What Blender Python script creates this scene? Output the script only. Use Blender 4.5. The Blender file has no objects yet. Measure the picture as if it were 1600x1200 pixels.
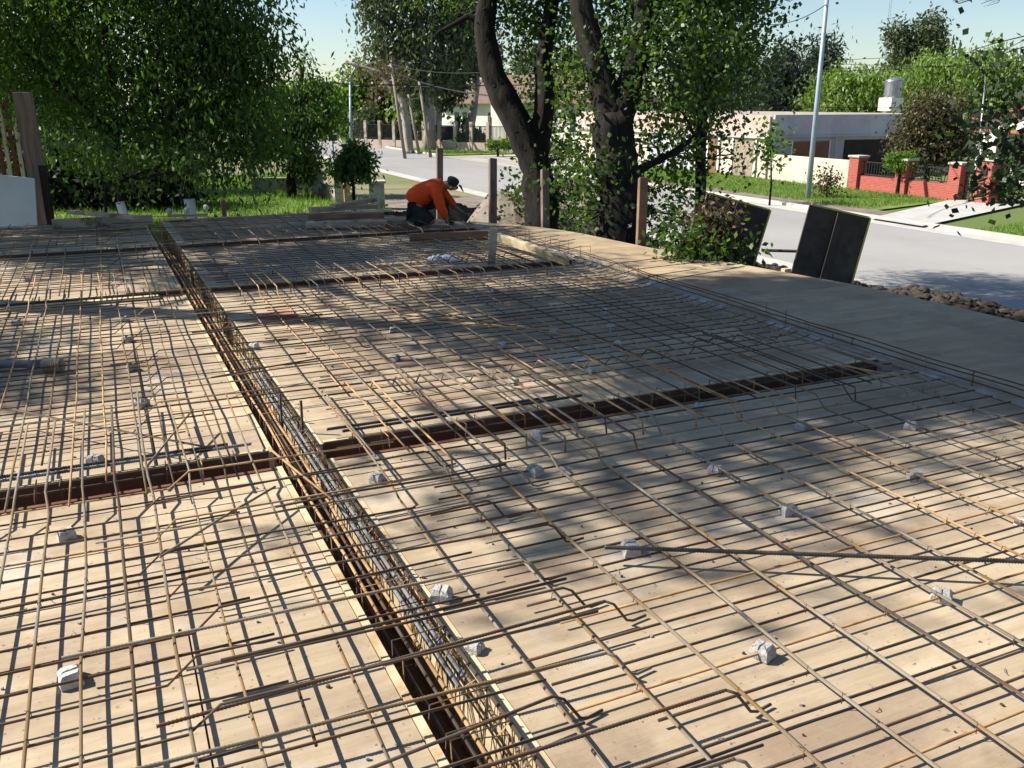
import bpy, math, random
import numpy as np
from mathutils import Vector, Matrix
random.seed(7); RNG = np.random.default_rng(7)
S = bpy.context.scene; COL = S.collection
# ------------------------------------------------------------------ camera, sky, sun, exposure
H = 1.76; GZ = -1.64; PITCH = math.atan(440/1389); YAW = math.radians(24.3); FPX = 1389.0
cam = bpy.data.cameras.new('camera'); co = bpy.data.objects.new('camera', cam); COL.objects.link(co)
cam.sensor_width = 36; cam.lens = 36*FPX/1600; cam.clip_start = .05; cam.clip_end = 3000
co.location = (0, 0, H); co.rotation_euler = (math.pi/2-PITCH, 0, -YAW); S.camera = co
SUN_EL = math.radians(42); SUN_DIR = Vector((-.84*math.cos(SUN_EL), .54*math.cos(SUN_EL), math.sin(SUN_EL))).normalized()
w = bpy.data.worlds.new('World'); S.world = w; w.use_nodes = True
nt = w.node_tree; bg = nt.nodes['Background']; sk = nt.nodes.new('ShaderNodeTexSky'); sk.sky_type = 'NISHITA'; sk.sun_disc = False
sk.sun_elevation = SUN_EL; sk.sun_rotation = math.atan2(SUN_DIR.x, SUN_DIR.y); sk.air_density = 1.0; sk.dust_density = .3; sk.ozone_density = 1.6
tn = nt.nodes.new('ShaderNodeMix'); tn.data_type = 'RGBA'; tn.blend_type = 'MULTIPLY'; tn.inputs[0].default_value = 1; tn.inputs[7].default_value = (.97, 1.0, 1.03, 1)
nt.links.new(sk.outputs[0], tn.inputs[6]); nt.links.new(tn.outputs[2], bg.inputs[0]); bg.inputs[1].default_value = .068
sl = bpy.data.lights.new('sun', 'SUN'); sl.energy = 5.0; sl.angle = math.radians(.6); sl.color = (1, .93, .82)
so = bpy.data.objects.new('sun', sl); COL.objects.link(so); so.rotation_euler = SUN_DIR.to_track_quat('Z', 'Y').to_euler()
S.view_settings.view_transform = 'Standard'; S.view_settings.look = 'None'; S.view_settings.exposure = 1.0; S.view_settings.gamma = 1
S.cycles.max_bounces = 6; S.cycles.transparent_max_bounces = 8
# ------------------------------------------------------------------ helpers
FW = Vector((math.sin(YAW)*math.cos(PITCH), math.cos(YAW)*math.cos(PITCH), -math.sin(PITCH)))
RT = Vector((math.cos(YAW), -math.sin(YAW), 0)); UP = RT.cross(FW); EYE = Vector((0, 0, H))
def ray(x, y): return FW + RT*((x-800)/FPX) + UP*((600-y)/FPX)
def G(x, y, z=GZ):                      # sight line through a photo point, met with the level z
    d = ray(x, y); return EYE + d*((z-H)/d.z)
def at(x, y, D): return EYE + ray(x, y)*D
def U(a, b): return random.uniform(a, b)
class MB:
    def __init__(s): s.v = []; s.f = []; s.mi = []
    def add(s, vs, fs, mi=0):
        o = len(s.v); s.v += [tuple(p) for p in vs]; s.f += [tuple(i+o for i in f) for f in fs]; s.mi += [mi]*len(fs); return s
    def box(s, c, d, rz=0, rot=None, mi=0, taper=1.0):
        M = rot if rot is not None else Matrix.Rotation(rz, 3, 'Z'); c = Vector(c); vs = []
        for z in (-.5, .5):
            k = taper if z > 0 else 1
            for x, y in ((-.5, -.5), (.5, -.5), (.5, .5), (-.5, .5)): vs.append(c + M @ Vector((x*d[0]*k, y*d[1]*k, z*d[2])))
        return s.add(vs, [(3, 2, 1, 0), (4, 5, 6, 7), (0, 1, 5, 4), (1, 2, 6, 5), (2, 3, 7, 6), (3, 0, 4, 7)], mi)
    def bx(s, x0, x1, y0, y1, z0, z1, mi=0): return s.box(((x0+x1)/2, (y0+y1)/2, (z0+z1)/2), (x1-x0, y1-y0, z1-z0), mi=mi)
    def beam(s, a, b, wd, ht, mi=0, roll=0):
        a = Vector(a); b = Vector(b); d = b-a; q = d.to_track_quat('X', 'Z').to_matrix()
        if roll: q = q @ Matrix.Rotation(roll, 3, 'X')
        return s.box((a+b)/2, (d.length, wd, ht), rot=q, mi=mi)
    def prism(s, pts, z0, z1, mi=0):
        n = len(pts); vs = [(p[0], p[1], z0) for p in pts] + [(p[0], p[1], z1) for p in pts]
        return s.add(vs, [tuple(range(n))[::-1], tuple(range(n, 2*n))] + [(i, (i+1) % n, n+(i+1) % n, n+i) for i in range(n)], mi)
    def sheet(s, pts, z, mi=0): return s.add([(p[0], p[1], z) for p in pts], [tuple(range(len(pts)))], mi)
    def tube(s, path, r, n=6, mi=0, fur=0):
        ph = random.random()*9
        P = [Vector(p) for p in path]; R = r if isinstance(r, (list, tuple)) else [r]*len(P); vs = []; fs = []
        t0 = (P[1]-P[0]).normalized(); u = t0.orthogonal().normalized()
        for i, p in enumerate(P):
            t = (P[min(i+1, len(P)-1)]-P[max(i-1, 0)]).normalized(); u = (u-t*u.dot(t))
            u = u.normalized() if u.length > 1e-6 else t.orthogonal().normalized()
            v = t.cross(u)
            for k in range(n):
                a = 2*math.pi*k/n; vs.append(p+(u*math.cos(a)+v*math.sin(a))*R[i]*(1+fur*(math.sin(k*2.7+ph+i*.07)*.5+math.sin(k*4.9+i*.12+ph*2)*.5) if fur else 1))
        for i in range(len(P)-1):
            for k in range(n): fs.append((i*n+k, i*n+(k+1) % n, (i+1)*n+(k+1) % n, (i+1)*n+k))
        fs.append(tuple(range(n))[::-1]); fs.append(tuple((len(P)-1)*n+k for k in range(n)))
        return s.add(vs, fs, mi)
    def lathe(s, c, prof, n=12, mi=0):
        c = Vector(c); vs = []; fs = []
        for r, z in prof:
            for k in range(n): a = 2*math.pi*k/n; vs.append(c+Vector((r*math.cos(a), r*math.sin(a), z)))
        for i in range(len(prof)-1):
            for k in range(n): fs.append((i*n+k, i*n+(k+1) % n, (i+1)*n+(k+1) % n, (i+1)*n+k))
        fs.append(tuple(range(n))[::-1]); fs.append(tuple((len(prof)-1)*n+k for k in range(n)))
        return s.add(vs, fs, mi)
    def build(s, name, mats, parent=None, smooth=False, bevel=0, local=False):
        me = bpy.data.meshes.new(name); o0 = Vector((0, 0, 0))
        if parent is not None and not local:
            p = parent
            while p is not None: o0 = o0+p.location; p = p.parent
        me.from_pydata([(x-o0.x, y-o0.y, z-o0.z) for x, y, z in s.v], [], s.f)
        if not isinstance(mats, (list, tuple)): mats = [mats]
        for m in mats: me.materials.append(m)
        me.polygons.foreach_set('material_index', s.mi)
        if smooth: me.polygons.foreach_set('use_smooth', [True]*len(s.f))
        me.update(); o = bpy.data.objects.new(name, me); COL.objects.link(o)
        if parent is not None: o.parent = parent
        if bevel:
            b = o.modifiers.new('bevel', 'BEVEL'); b.width = bevel; b.segments = 2; b.limit_method = 'ANGLE'
        return o
def tag(o, label, cat, group=None):
    o['label'] = label; o['category'] = cat
    if group: o['group'] = group
    return o
def thing(name, label, cat, loc=(0, 0, 0), group=None):
    o = bpy.data.objects.new(name, None); o.empty_display_size = .2; COL.objects.link(o); o.location = loc; return tag(o, label, cat, group)
def struct(o, kind='structure'): o['kind'] = kind; return o
def copy_tree(o, parent=None):
    c = o.copy(); COL.objects.link(c)
    if parent is not None: c.parent = parent
    for ch in o.children: copy_tree(ch, c)
    return c
# ------------------------------------------------------------------ materials
def mk(name, c1, c2=None, scale=5, rough=.8, bump=0, bscale=None, stretch=(1, 1, 1), c3=None, s3=1.5, lim3=(.55, .65), rnd=0, spec=.3, metal=0, coord='Object', lim=(.35, .65), ribs=0, detail=6):
    m = bpy.data.materials.new(name); m.use_nodes = True; t = m.node_tree; N = t.nodes; L = t.links; b = N['Principled BSDF']
    b.inputs['Roughness'].default_value = rough; b.inputs['Metallic'].default_value = metal; b.inputs['Specular IOR Level'].default_value = spec
    tc = N.new('ShaderNodeTexCoord'); mp = N.new('ShaderNodeMapping'); mp.inputs['Scale'].default_value = stretch; L.new(tc.outputs[coord], mp.inputs[0])
    def ns(sc, de=detail, st=True):
        n = N.new('ShaderNodeTexNoise'); n.inputs['Scale'].default_value = sc; n.inputs['Detail'].default_value = de; n.inputs['Roughness'].default_value = .62
        L.new(mp.outputs[0] if st else tc.outputs[coord], n.inputs['Vector']); return n
    def ramp(src, a, z, ca, cb):
        r = N.new('ShaderNodeValToRGB'); r.color_ramp.elements[0].position = a; r.color_ramp.elements[1].position = z
        r.color_ramp.elements[0].color = (*ca, 1); r.color_ramp.elements[1].color = (*cb, 1); L.new(src, r.inputs[0]); return r
    def mix(f, a, bb, mode='MIX'):
        x = N.new('ShaderNodeMix'); x.data_type = 'RGBA'; x.blend_type = mode; L.new(a, x.inputs[6]); L.new(bb, x.inputs[7])
        if isinstance(f, (int, float)): x.inputs[0].default_value = f
        else: L.new(f, x.inputs[0])
        return x.outputs[2]
    c = ramp(ns(scale).outputs[0], lim[0], lim[1], c1, c2 or c1).outputs[0]
    if c3:
        r3 = ramp(ns(s3, 5, False).outputs[0], lim3[0], lim3[1], (0, 0, 0), (1, 1, 1)); cc = N.new('ShaderNodeRGB'); cc.outputs[0].default_value = (*c3, 1)
        c = mix(r3.outputs[0], c, cc.outputs[0])
    if rnd:
        oi = N.new('ShaderNodeObjectInfo'); r = ramp(oi.outputs['Random'], 0, 1, (1-rnd,)*3, (1+rnd*.5, 1+rnd*.4, 1+rnd*.25)); c = mix(1.0, c, r.outputs[0], 'MULTIPLY')
    L.new(c, b.inputs['Base Color'])
    if bump or ribs:
        bn = N.new('ShaderNodeBump'); bn.inputs['Distance'].default_value = .02
        if ribs:
            wv = N.new('ShaderNodeTexWave'); wv.bands_direction = 'DIAGONAL'; wv.inputs['Scale'].default_value = ribs; L.new(tc.outputs[coord], wv.inputs[0]); L.new(wv.outputs[1], bn.inputs['Height']); bn.inputs['Distance'].default_value = .003; bn.inputs['Strength'].default_value = 1
        else:
            L.new(ns(bscale or scale*3, 6).outputs[0], bn.inputs['Height']); bn.inputs['Strength'].default_value = bump
        L.new(bn.outputs[0], b.inputs['Normal'])
    return m
def plymat(name, c1, c2, c3, dust):
    # worn shuttering ply: long grain, reddish blotches, cement smears, speckles; each sheet has its own tone
    m = bpy.data.materials.new(name); m.use_nodes = True; t = m.node_tree; N = t.nodes; L = t.links; b = N['Principled BSDF']; b.inputs['Roughness'].default_value = .72; b.inputs['Specular IOR Level'].default_value = .25
    tc = N.new('ShaderNodeTexCoord'); oi = N.new('ShaderNodeObjectInfo'); ad = N.new('ShaderNodeVectorMath'); ad.operation = 'MULTIPLY_ADD'; cx = N.new('ShaderNodeCombineXYZ'); L.new(oi.outputs['Random'], cx.inputs[2]); L.new(tc.outputs['Object'], ad.inputs[0]); ad.inputs[1].default_value = (1, 1, 1)
    sc = N.new('ShaderNodeVectorMath'); sc.operation = 'SCALE'; sc.inputs[3].default_value = 40; L.new(cx.outputs[0], sc.inputs[0]); L.new(sc.outputs[0], ad.inputs[2])
    def nz(scale, det, st=None, rough=.6):
        n = N.new('ShaderNodeTexNoise'); n.inputs['Scale'].default_value = scale; n.inputs['Detail'].default_value = det; n.inputs['Roughness'].default_value = rough
        if st: mp = N.new('ShaderNodeMapping'); mp.inputs['Scale'].default_value = st; L.new(ad.outputs[0], mp.inputs[0]); L.new(mp.outputs[0], n.inputs['Vector'])
        else: L.new(ad.outputs[0], n.inputs['Vector'])
        return n.outputs[0]
    def rp(src, a, z, ca=(0, 0, 0), cb=(1, 1, 1)):
        q = N.new('ShaderNodeValToRGB'); q.color_ramp.elements[0].position = a; q.color_ramp.elements[1].position = z; q.color_ramp.elements[0].color = (*ca, 1); q.color_ramp.elements[1].color = (*cb, 1); L.new(src, q.inputs[0]); return q.outputs[0]
    def mx(f, a, col, mode='MIX', k=1.0):
        x = N.new('ShaderNodeMix'); x.data_type = 'RGBA'; x.blend_type = mode; L.new(a, x.inputs[6])
        if isinstance(col, tuple): x.inputs[7].default_value = (*col, 1)
        else: L.new(col, x.inputs[7])
        if isinstance(f, float): x.inputs[0].default_value = f
        else:
            mm = N.new('ShaderNodeMath'); mm.operation = 'MULTIPLY'; mm.inputs[1].default_value = k; L.new(f, mm.inputs[0]); L.new(mm.outputs[0], x.inputs[0])
        return x.outputs[2]
    c = rp(nz(9, 7, (.12, 1.6, 1)), .3, .7, c1, c2)
    c = mx(rp(nz(1.3, 6, None, .65), .47, .64), c, c3, k=.8)
    c = mx(rp(nz(3.5, 6, None, .7), .56, .72), c, tuple(v*.62 for v in c1), k=.6)
    c = mx(rp(nz(1.1, 7, None, .72), .56, .70), c, (.47, .45, .42), k=.55*dust)
    c = mx(rp(nz(55, 3), .66, .72), c, (.12, .085, .06), k=.85)
    c = mx(rp(nz(22, 4), .68, .72), c, (.10, .075, .055), k=.6)
    c = mx(1.0, c, rp(oi.outputs['Random'], 0, 1, (.78, .75, .72), (1.08, 1.07, 1.02)), 'MULTIPLY')
    L.new(c, b.inputs['Base Color']); bn = N.new('ShaderNodeBump'); bn.inputs['Strength'].default_value = .25; bn.inputs['Distance'].default_value = .01; L.new(nz(60, 4, (.15, 1, 1)), bn.inputs['Height']); L.new(bn.outputs[0], b.inputs['Normal']); return m
M = {}
M['ply'] = plymat('plywood', (.345, .275, .19), (.50, .415, .30), (.27, .20, .145), 1.5)
M['plyg'] = plymat('dusty plywood', (.33, .255, .17), (.46, .365, .25), (.26, .20, .14), 1.0)
M['film'] = mk('brown film plywood', (.10, .045, .025), (.17, .085, .05), 6, .55, .1, 30)
M['pale'] = mk('pale new timber', (.44, .355, .215), (.56, .47, .31), 3, .75, .2, 40, (.15, .6, 3), c3=(.35, .25, .13), s3=5)
M['wood'] = mk('weathered timber', (.27, .215, .165), (.43, .36, .285), 4, .85, .3, 40, (.3, 2, 2), c3=(.12, .09, .07), s3=3, rnd=.25)
M['woodr'] = mk('reddish timber', (.17, .095, .06), (.27, .16, .10), 4, .85, .3, 40, (.3, 2, 2), rnd=.2)
M['post'] = mk('grey post timber', (.10, .078, .062), (.20, .16, .13), 5, .9, .4, 40, (2, 2, .25), rnd=.2)
M['bar'] = mk('dark rebar', (.12, .095, .078), (.23, .18, .14), 9, .6, 0, c3=(.24, .12, .055), s3=2.6, lim3=(.5, .62), metal=.15, ribs=170, rnd=.3)
M['barl'] = mk('light rebar', (.42, .36, .27), (.56, .50, .41), 7, .6, 0, c3=(.46, .29, .13), s3=1.6, lim3=(.45, .58), metal=.0, ribs=170, rnd=.25)
M['rust'] = mk('rusty rebar', (.34, .20, .095), (.47, .31, .155), 9, .8, 0, c3=(.2, .09, .05), s3=3, metal=.1, rnd=.2)
M['cage'] = mk('grey cage steel', (.42, .44, .46), (.56, .58, .60), 8, .4, 0, metal=.3, c3=(.12, .10, .09), s3=6, lim3=(.56, .62), ribs=170)
M['blk'] = mk('blackened ribbed steel', (.045, .043, .042), (.10, .095, .09), 20, .45, 0, metal=.5)
M['wire'] = mk('tie wire', (.07, .045, .03), (.12, .08, .05), 20, .6, metal=.4)
M['conc'] = mk('concrete spacer', (.40, .395, .385), (.56, .55, .53), 30, .9, .5, 90, c3=(.28, .27, .26), s3=14, rnd=.3)
M['mortar'] = mk('pale mortar', (.30, .29, .28), (.50, .49, .48), 14, .95, .8, 40, c3=(.29, .235, .17), s3=2.2, lim3=(.42, .55))
M['asph'] = mk('asphalt', (.235, .23, .226), (.29, .285, .28), .5, .9, .15, 60, (.3, .06, 1), c3=(.32, .315, .305), s3=.22, lim3=(.5, .75))
M['dirtroad'] = mk('dirt road', (.31, .285, .25), (.39, .365, .33), .6, .95, .3, 12, c3=(.28, .25, .21), s3=.3)
M['kerb'] = mk('kerb concrete', (.38, .365, .335), (.46, .445, .415), 2, .9, .2, 30)
M['drive'] = mk('driveway concrete', (.36, .355, .34), (.45, .44, .42), 1.5, .9, .1, 30)
M['grass'] = mk('grass', (.085, .15, .022), (.15, .22, .04), 1.2, .9, .6, 25, c3=(.24, .20, .10), s3=.5, lim3=(.58, .72))
M['dirt'] = mk('bare dirt', (.145, .12, .098), (.24, .205, .17), 1.8, .95, .9, 9, c3=(.12, .10, .08), s3=.8)
M['soil'] = mk('shade darkened clods', (.022, .018, .015), (.06, .05, .04), 5, .95, 1, 12)  # dark earth, blackened further for the tree shade along the deck ridge
M['ground'] = mk('ground', (.15, .15, .07), (.24, .21, .13), .25, .95, .4, 4, c3=(.10, .14, .035), s3=.08, lim3=(.45, .6))
M['bark'] = mk('shade darkened bark', (.005, .0042, .0035), (.021, .017, .014), 9, .95, 1, 11, (1, 1, .2))  # near black: the crowns' shade on the trunks is in this colour
M['barkp'] = mk('pale bark', (.22, .19, .155), (.36, .32, .27), 4, .9, .5, 10, (1, 1, .3), c3=(.12, .09, .07), s3=.8)
M['lime'] = mk('limewash', (.55, .56, .58), (.70, .71, .72), 6, .95, .3, 20)
M['orange'] = mk('orange knit', (.62, .06, .008), (.70, .085, .014), 14, .9, .3, 60)
M['trous'] = mk('dark work trousers', (.013, .015, .015), (.025, .028, .027), 18, .9, .3, 50)
M['skin'] = mk('tanned skin', (.23, .115, .07), (.28, .145, .09), 12, .55)
M['cap'] = mk('black cap', (.012, .012, .014), (.022, .022, .024), 18, .8)
M['boot'] = mk('boot leather', (.03, .022, .016), (.05, .038, .028), 18, .7)
M['white'] = mk('white plaster', (.70, .69, .66), (.80, .79, .76), 1.2, .9, .1, 20, c3=(.6, .58, .54), s3=.5)
M['pink'] = mk('faded pink plaster', (.42, .32, .275), (.50, .395, .345), 1.3, .9, .15, 20, c3=(.40, .335, .30), s3=.55, lim3=(.55, .75))
M['cream'] = mk('cream plaster', (.50, .435, .36), (.58, .515, .44), 1.3, .9, .1, 20)
M['greyp'] = mk('grey plaster', (.40, .41, .47), (.50, .51, .57), 1.1, .9, .1, 20, c3=(.30, .31, .35), s3=.9, lim3=(.58, .7))  # bluish grey for the side wall, ledges, sills and one door
M['shut'] = mk('brown shutter', (.17, .085, .05), (.22, .115, .07), 3, .7)
M['dark'] = mk('dark interior', (.02, .018, .018), (.03, .028, .028), 3, .8)
M['tileb'] = mk('brown roof tiles', (.13, .085, .065), (.19, .13, .10), 3, .85, .5, 8, c3=(.15, .10, .085), s3=.5)
M['tile'] = mk('red roof tiles', (.30, .11, .06), (.42, .18, .11), 6, .85, .6, 12, c3=(.22, .10, .07), s3=.8)
M['rail'] = mk('dark iron', (.03, .03, .032), (.05, .05, .05), 9, .5, metal=.5)
M['polem'] = mk('blue grey steel', (.25, .31, .37), (.33, .39, .45), 2, .5, metal=.2)
M['polew'] = mk('pole timber', (.17, .14, .115), (.26, .22, .18), 3, .9, .3, 20, (2, 2, .2))
M['tank'] = mk('steel tank', (.26, .27, .30), (.36, .37, .40), 3, .35, metal=.7)
M['bluep'] = mk('pale blue sheet', (.33, .42, .47), (.40, .48, .53), 1.5, .6, .05)
M['plast'] = mk('crumpled white plastic', (.55, .57, .60), (.70, .71, .73), 9, .45, .5, 22)
M['pvc'] = mk('dusty grey pipe', (.13, .125, .12), (.22, .21, .20), 8, .7)
M['carp'] = mk('dark car paint', (.03, .035, .05), (.035, .04, .055), 2, .25, spec=.6)
M['glass'] = mk('dark glass', (.02, .025, .03), (.03, .035, .04), 2, .1, spec=.7)
M['rubber'] = mk('rubber', (.015, .015, .015), (.025, .025, .025), 9, .9)
M['panel'] = mk('black form panel', (.03, .024, .02), (.06, .047, .038), 5, .75, .2, 30, c3=(.10, .085, .07), s3=3, lim3=(.55, .75))
M['edge'] = mk('yellow ply edge', (.40, .33, .09), (.50, .42, .14), 9, .8)
M['redp'] = mk('faded red paint', (.34, .10, .085), (.42, .20, .16), 6, .8, c3=(.40, .30, .2), s3=5)
M['redslat'] = mk('red slats', (.09, .022, .016), (.13, .035, .025), 5, .7)
def brickmat():
    m = bpy.data.materials.new('red brick'); m.use_nodes = True; N = m.node_tree.nodes; L = m.node_tree.links; b = N['Principled BSDF']; b.inputs['Roughness'].default_value = .85
    tc = N.new('ShaderNodeTexCoord'); sp = N.new('ShaderNodeSeparateXYZ'); L.new(tc.outputs['Object'], sp.inputs[0]); ad = N.new('ShaderNodeMath'); L.new(sp.outputs[0], ad.inputs[0]); L.new(sp.outputs[1], ad.inputs[1])
    cb = N.new('ShaderNodeCombineXYZ'); L.new(ad.outputs[0], cb.inputs[0]); L.new(sp.outputs[2], cb.inputs[1])
    br = N.new('ShaderNodeTexBrick'); br.inputs['Scale'].default_value = 4.2; br.inputs['Color1'].default_value = (.40, .075, .05, 1); br.inputs['Color2'].default_value = (.33, .055, .04, 1); br.inputs['Mortar'].default_value = (.46, .30, .26, 1); br.inputs['Mortar Size'].default_value = .018
    L.new(cb.outputs[0], br.inputs[0]); L.new(br.outputs[0], b.inputs['Base Color']); bp = N.new('ShaderNodeBump'); bp.inputs['Distance'].default_value = .01; L.new(br.outputs[1], bp.inputs['Height']); bp.invert = True; L.new(bp.outputs[0], b.inputs['Normal']); return m
M['brick'] = brickmat()
def leafmat(name, cols, trans=.35, rough=.5):
    m = bpy.data.materials.new(name); m.use_nodes = True; N = m.node_tree.nodes; L = m.node_tree.links; b = N['Principled BSDF']; b.inputs['Roughness'].default_value = rough; b.inputs['Specular IOR Level'].default_value = .35
    a = N.new('ShaderNodeAttribute'); a.attribute_name = 'rnd'; r = N.new('ShaderNodeValToRGB'); L.new(a.outputs['Fac'], r.inputs[0]); e = r.color_ramp.elements
    e[0].color = (*cols[0], 1); e[1].color = (*cols[-1], 1)
    for i, c in enumerate(cols[1:-1]): q = e.new((i+1)/(len(cols)-1)); q.color = (*c, 1)
    L.new(r.outputs[0], b.inputs['Base Color']); tr = N.new('ShaderNodeBsdfTranslucent'); h = N.new('ShaderNodeMix'); h.data_type = 'RGBA'; h.blend_type = 'MULTIPLY'; h.inputs[0].default_value = 1
    L.new(r.outputs[0], h.inputs[6]); h.inputs[7].default_value = (1.5, 1.7, .7, 1); L.new(h.outputs[2], tr.inputs[0]); mx = N.new('ShaderNodeMixShader'); mx.inputs[0].default_value = trans
    L.new(b.outputs[0], mx.inputs[1]); L.new(tr.outputs[0], mx.inputs[2]); L.new(mx.outputs[0], N['Material Output'].inputs[0]); return m
LF = {'deep': leafmat('deep green leaves', [(.024, .052, .014), (.05, .10, .022), (.12, .19, .04)], .48),
      'poplar': leafmat('poplar leaves', [(.022, .045, .014), (.05, .09, .022), (.115, .175, .035)], .45, .42),
      'bright': leafmat('fresh green leaves', [(.06, .12, .02), (.10, .18, .028), (.15, .23, .04)], .4),
      'under': leafmat('shade darkened leaves', [(.008, .018, .007), (.014, .03, .01), (.025, .045, .014)], .15, .7),  # gloom below the crowns is put into this leaf colour
      'sap': leafmat('sapling leaves', [(.035, .075, .016), (.06, .115, .022), (.09, .15, .03)], .35),
      'willow': leafmat('willow leaves', [(.10, .17, .035), (.15, .225, .05), (.20, .27, .07)], .35),
      'euca': leafmat('grey green leaves', [(.045, .065, .035), (.07, .09, .045), (.10, .12, .055)], .25),
      'pine': leafmat('blue green needles', [(.022, .042, .028), (.032, .055, .034), (.048, .07, .04)], .15, .7),
      'dry': leafmat('dry brown leaves', [(.06, .04, .024), (.11, .075, .045), (.06, .06, .025)], .25),
      'olive': leafmat('olive brown leaves', [(.05, .055, .025), (.08, .075, .035), (.11, .07, .04)], .25),
      'blade': leafmat('grass blades', [(.07, .14, .02), (.11, .19, .03), (.18, .24, .05)], .35, .7)}
# ------------------------------------------------------------------ numpy meshes: leaves and grass
def npmesh(name, V, nf, k, mat, rnd, parent=None):
    me = bpy.data.meshes.new(name); o0 = Vector((0, 0, 0)); p = parent
    while p is not None: o0 = o0+p.location; p = p.parent
    V = V-np.array(o0); me.vertices.add(len(V)); me.vertices.foreach_set('co', V.astype(np.float32).ravel())
    me.loops.add(nf*k); me.loops.foreach_set('vertex_index', np.arange(nf*k, dtype=np.int32)); me.polygons.add(nf)
    me.polygons.foreach_set('loop_start', np.arange(0, nf*k, k, dtype=np.int32)); me.polygons.foreach_set('loop_total', np.full(nf, k, dtype=np.int32))
    a = me.attributes.new('rnd', 'FLOAT', 'FACE'); a.data.foreach_set('value', rnd.astype(np.float32)); me.materials.append(mat); me.update(calc_edges=True)
    o = bpy.data.objects.new(name, me); COL.objects.link(o)
    if parent is not None: o.parent = parent
    return o
def unit(a): return a/np.maximum(np.linalg.norm(a, axis=1, keepdims=True), 1e-9)
def leafcloud(name, blobs, n, size, mat, parent, aspect=.6, clump=14, sig=2.2, droop=.3, shell=.45, cut=None):
    # blobs: (centre, (rx, ry, rz)); leaves gather in twigs spread through each ellipsoid
    B = np.array([b[0] for b in blobs]); R = np.array([b[1] for b in blobs]); vol = (R.prod(axis=1))**.75; n = int(n*2.0); nc = max(1, n//clump)
    idx = RNG.choice(len(B), nc, p=vol/vol.sum()); d = unit(RNG.normal(size=(nc, 3))); rr = RNG.random(nc)**shell
    wob = 1+.28*np.sin(d[:, 0]*5+idx*1.7)*np.cos(d[:, 1]*6+idx)+.18*np.sin(d[:, 2]*9+idx*2.3); C = B[idx]+d*R[idx]*(rr*wob)[:, None]
    cr = RNG.random(nc); L = np.repeat(C, clump, axis=0)+RNG.normal(size=(nc*clump, 3))*size*sig; m = len(L)
    a = unit(RNG.normal(size=(m, 3))+np.array([0, 0, -droop*2])); b = unit(np.cross(a, RNG.normal(size=(m, 3)))); s = size*RNG.uniform(.6, 1.3, m)[:, None]; wd = s*aspect
    V = np.stack([L, L+a*s*.45+b*wd*.5, L+a*s, L+a*s*.45-b*wd*.5], axis=1).reshape(-1, 3)
    rn = np.clip(np.repeat(cr, clump)*.65+RNG.random(m)*.35, 0, 1); return npmesh(name, V, m, 4, mat, rn, parent)
def blob(px, py, rx, ry, D, kd=1.0):
    k = D/FPX; c = at(px, py, D); return (tuple(c), (rx*k*.85, (rx+ry)/2*k*kd, ry*k*.88))
def limb(mb, a, b, r0, r1, wig=.08, n=5):
    a = Vector(a); b = Vector(b); L = (b-a).length; pts = []; R = []
    for i in range(n+1):
        t = i/n; p = a.lerp(b, t)+Vector((U(-1, 1), U(-1, 1), U(-.5, .5)))*wig*L*math.sin(math.pi*t); pts.append(p); R.append(r0+(r1-r0)*t)
    mb.tube(pts, R, 6); return pts
def tree(name, label, cat, stems, blobs, n, size, leaf, bark, group=None, aspect=.55, clump=14, sig=2.2, droop=.3, lime=None, limbs=True, shell=.45, ground=True, lr=1.0):
    # stems: list of (list of world points, list of radii); first stem starts on the ground
    p0 = Vector(stems[0][0][0])
    if ground: p0.z = GZ
    t = thing(name, label, cat, p0, group); mb = MB()
    for k, (pts, rs) in enumerate(stems):
        pts = [Vector(p) for p in pts]; rs = list(rs)
        if k == 0 and ground and pts[0].z > GZ+.05: pts.insert(0, p0.copy()); rs.insert(0, rs[0]*1.25)
        P = [pts[0]]; R = [rs[0]]
        for i in range(1, len(pts)):
            for q in range(1, 5):
                P.append(pts[i-1].lerp(pts[i], q/4)+Vector((U(-1, 1), U(-1, 1), 0))*rs[i]*.12); R.append((rs[i-1]+(rs[i]-rs[i-1])*q/4)*U(.93, 1.07))
        mb.tube(P, R, 22, fur=.16)
    if limbs:
        tips = [Vector(p) for s in stems for p in s[0][1:]]
        for b in blobs:
            c = Vector(b[0]); q = min(tips, key=lambda p: (p-c).length+max(0, p.z-c.z)*2); L = (c-q).length
            if L > .15:
                pp = limb(mb, q, c, max(.02, min(.11, L*.022))*lr, .012*lr)
                for _ in range(4):
                    e = c+Vector((U(-1, 1)*b[1][0], U(-1, 1)*b[1][1], U(-.8, 1)*b[1][2]))*.85; limb(mb, pp[random.randint(2, 5)], e, max(.012, L*.007)*lr, .005*lr, .1, 4)
    tr = mb.build('trunk', bark, t, smooth=True)
    if lime:
        m2 = MB(); p, r, h = lime; m2.tube([Vector(p), Vector(p)+Vector((U(-.05, .05), 0, h*.5)), Vector(p)+Vector((U(-.1, .1), 0, h))], [r*1.15, r*1.06, r*1.03], 12); m2.build('limewash_band', M['lime'], t, smooth=True)
    leafcloud('crown', blobs, n, size, LF[leaf], t, aspect, clump, sig, droop, shell); return t
def inpoly(P, x, y):
    c = np.zeros(len(x), bool); n = len(P)
    for i in range(n):
        x1, y1 = P[i][:2]; x2, y2 = P[(i+1) % n][:2]
        c ^= ((y1 > y) != (y2 > y)) & (x < (x2-x1)*(y-y1)/(y2-y1+1e-12)+x1)
    return c
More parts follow.
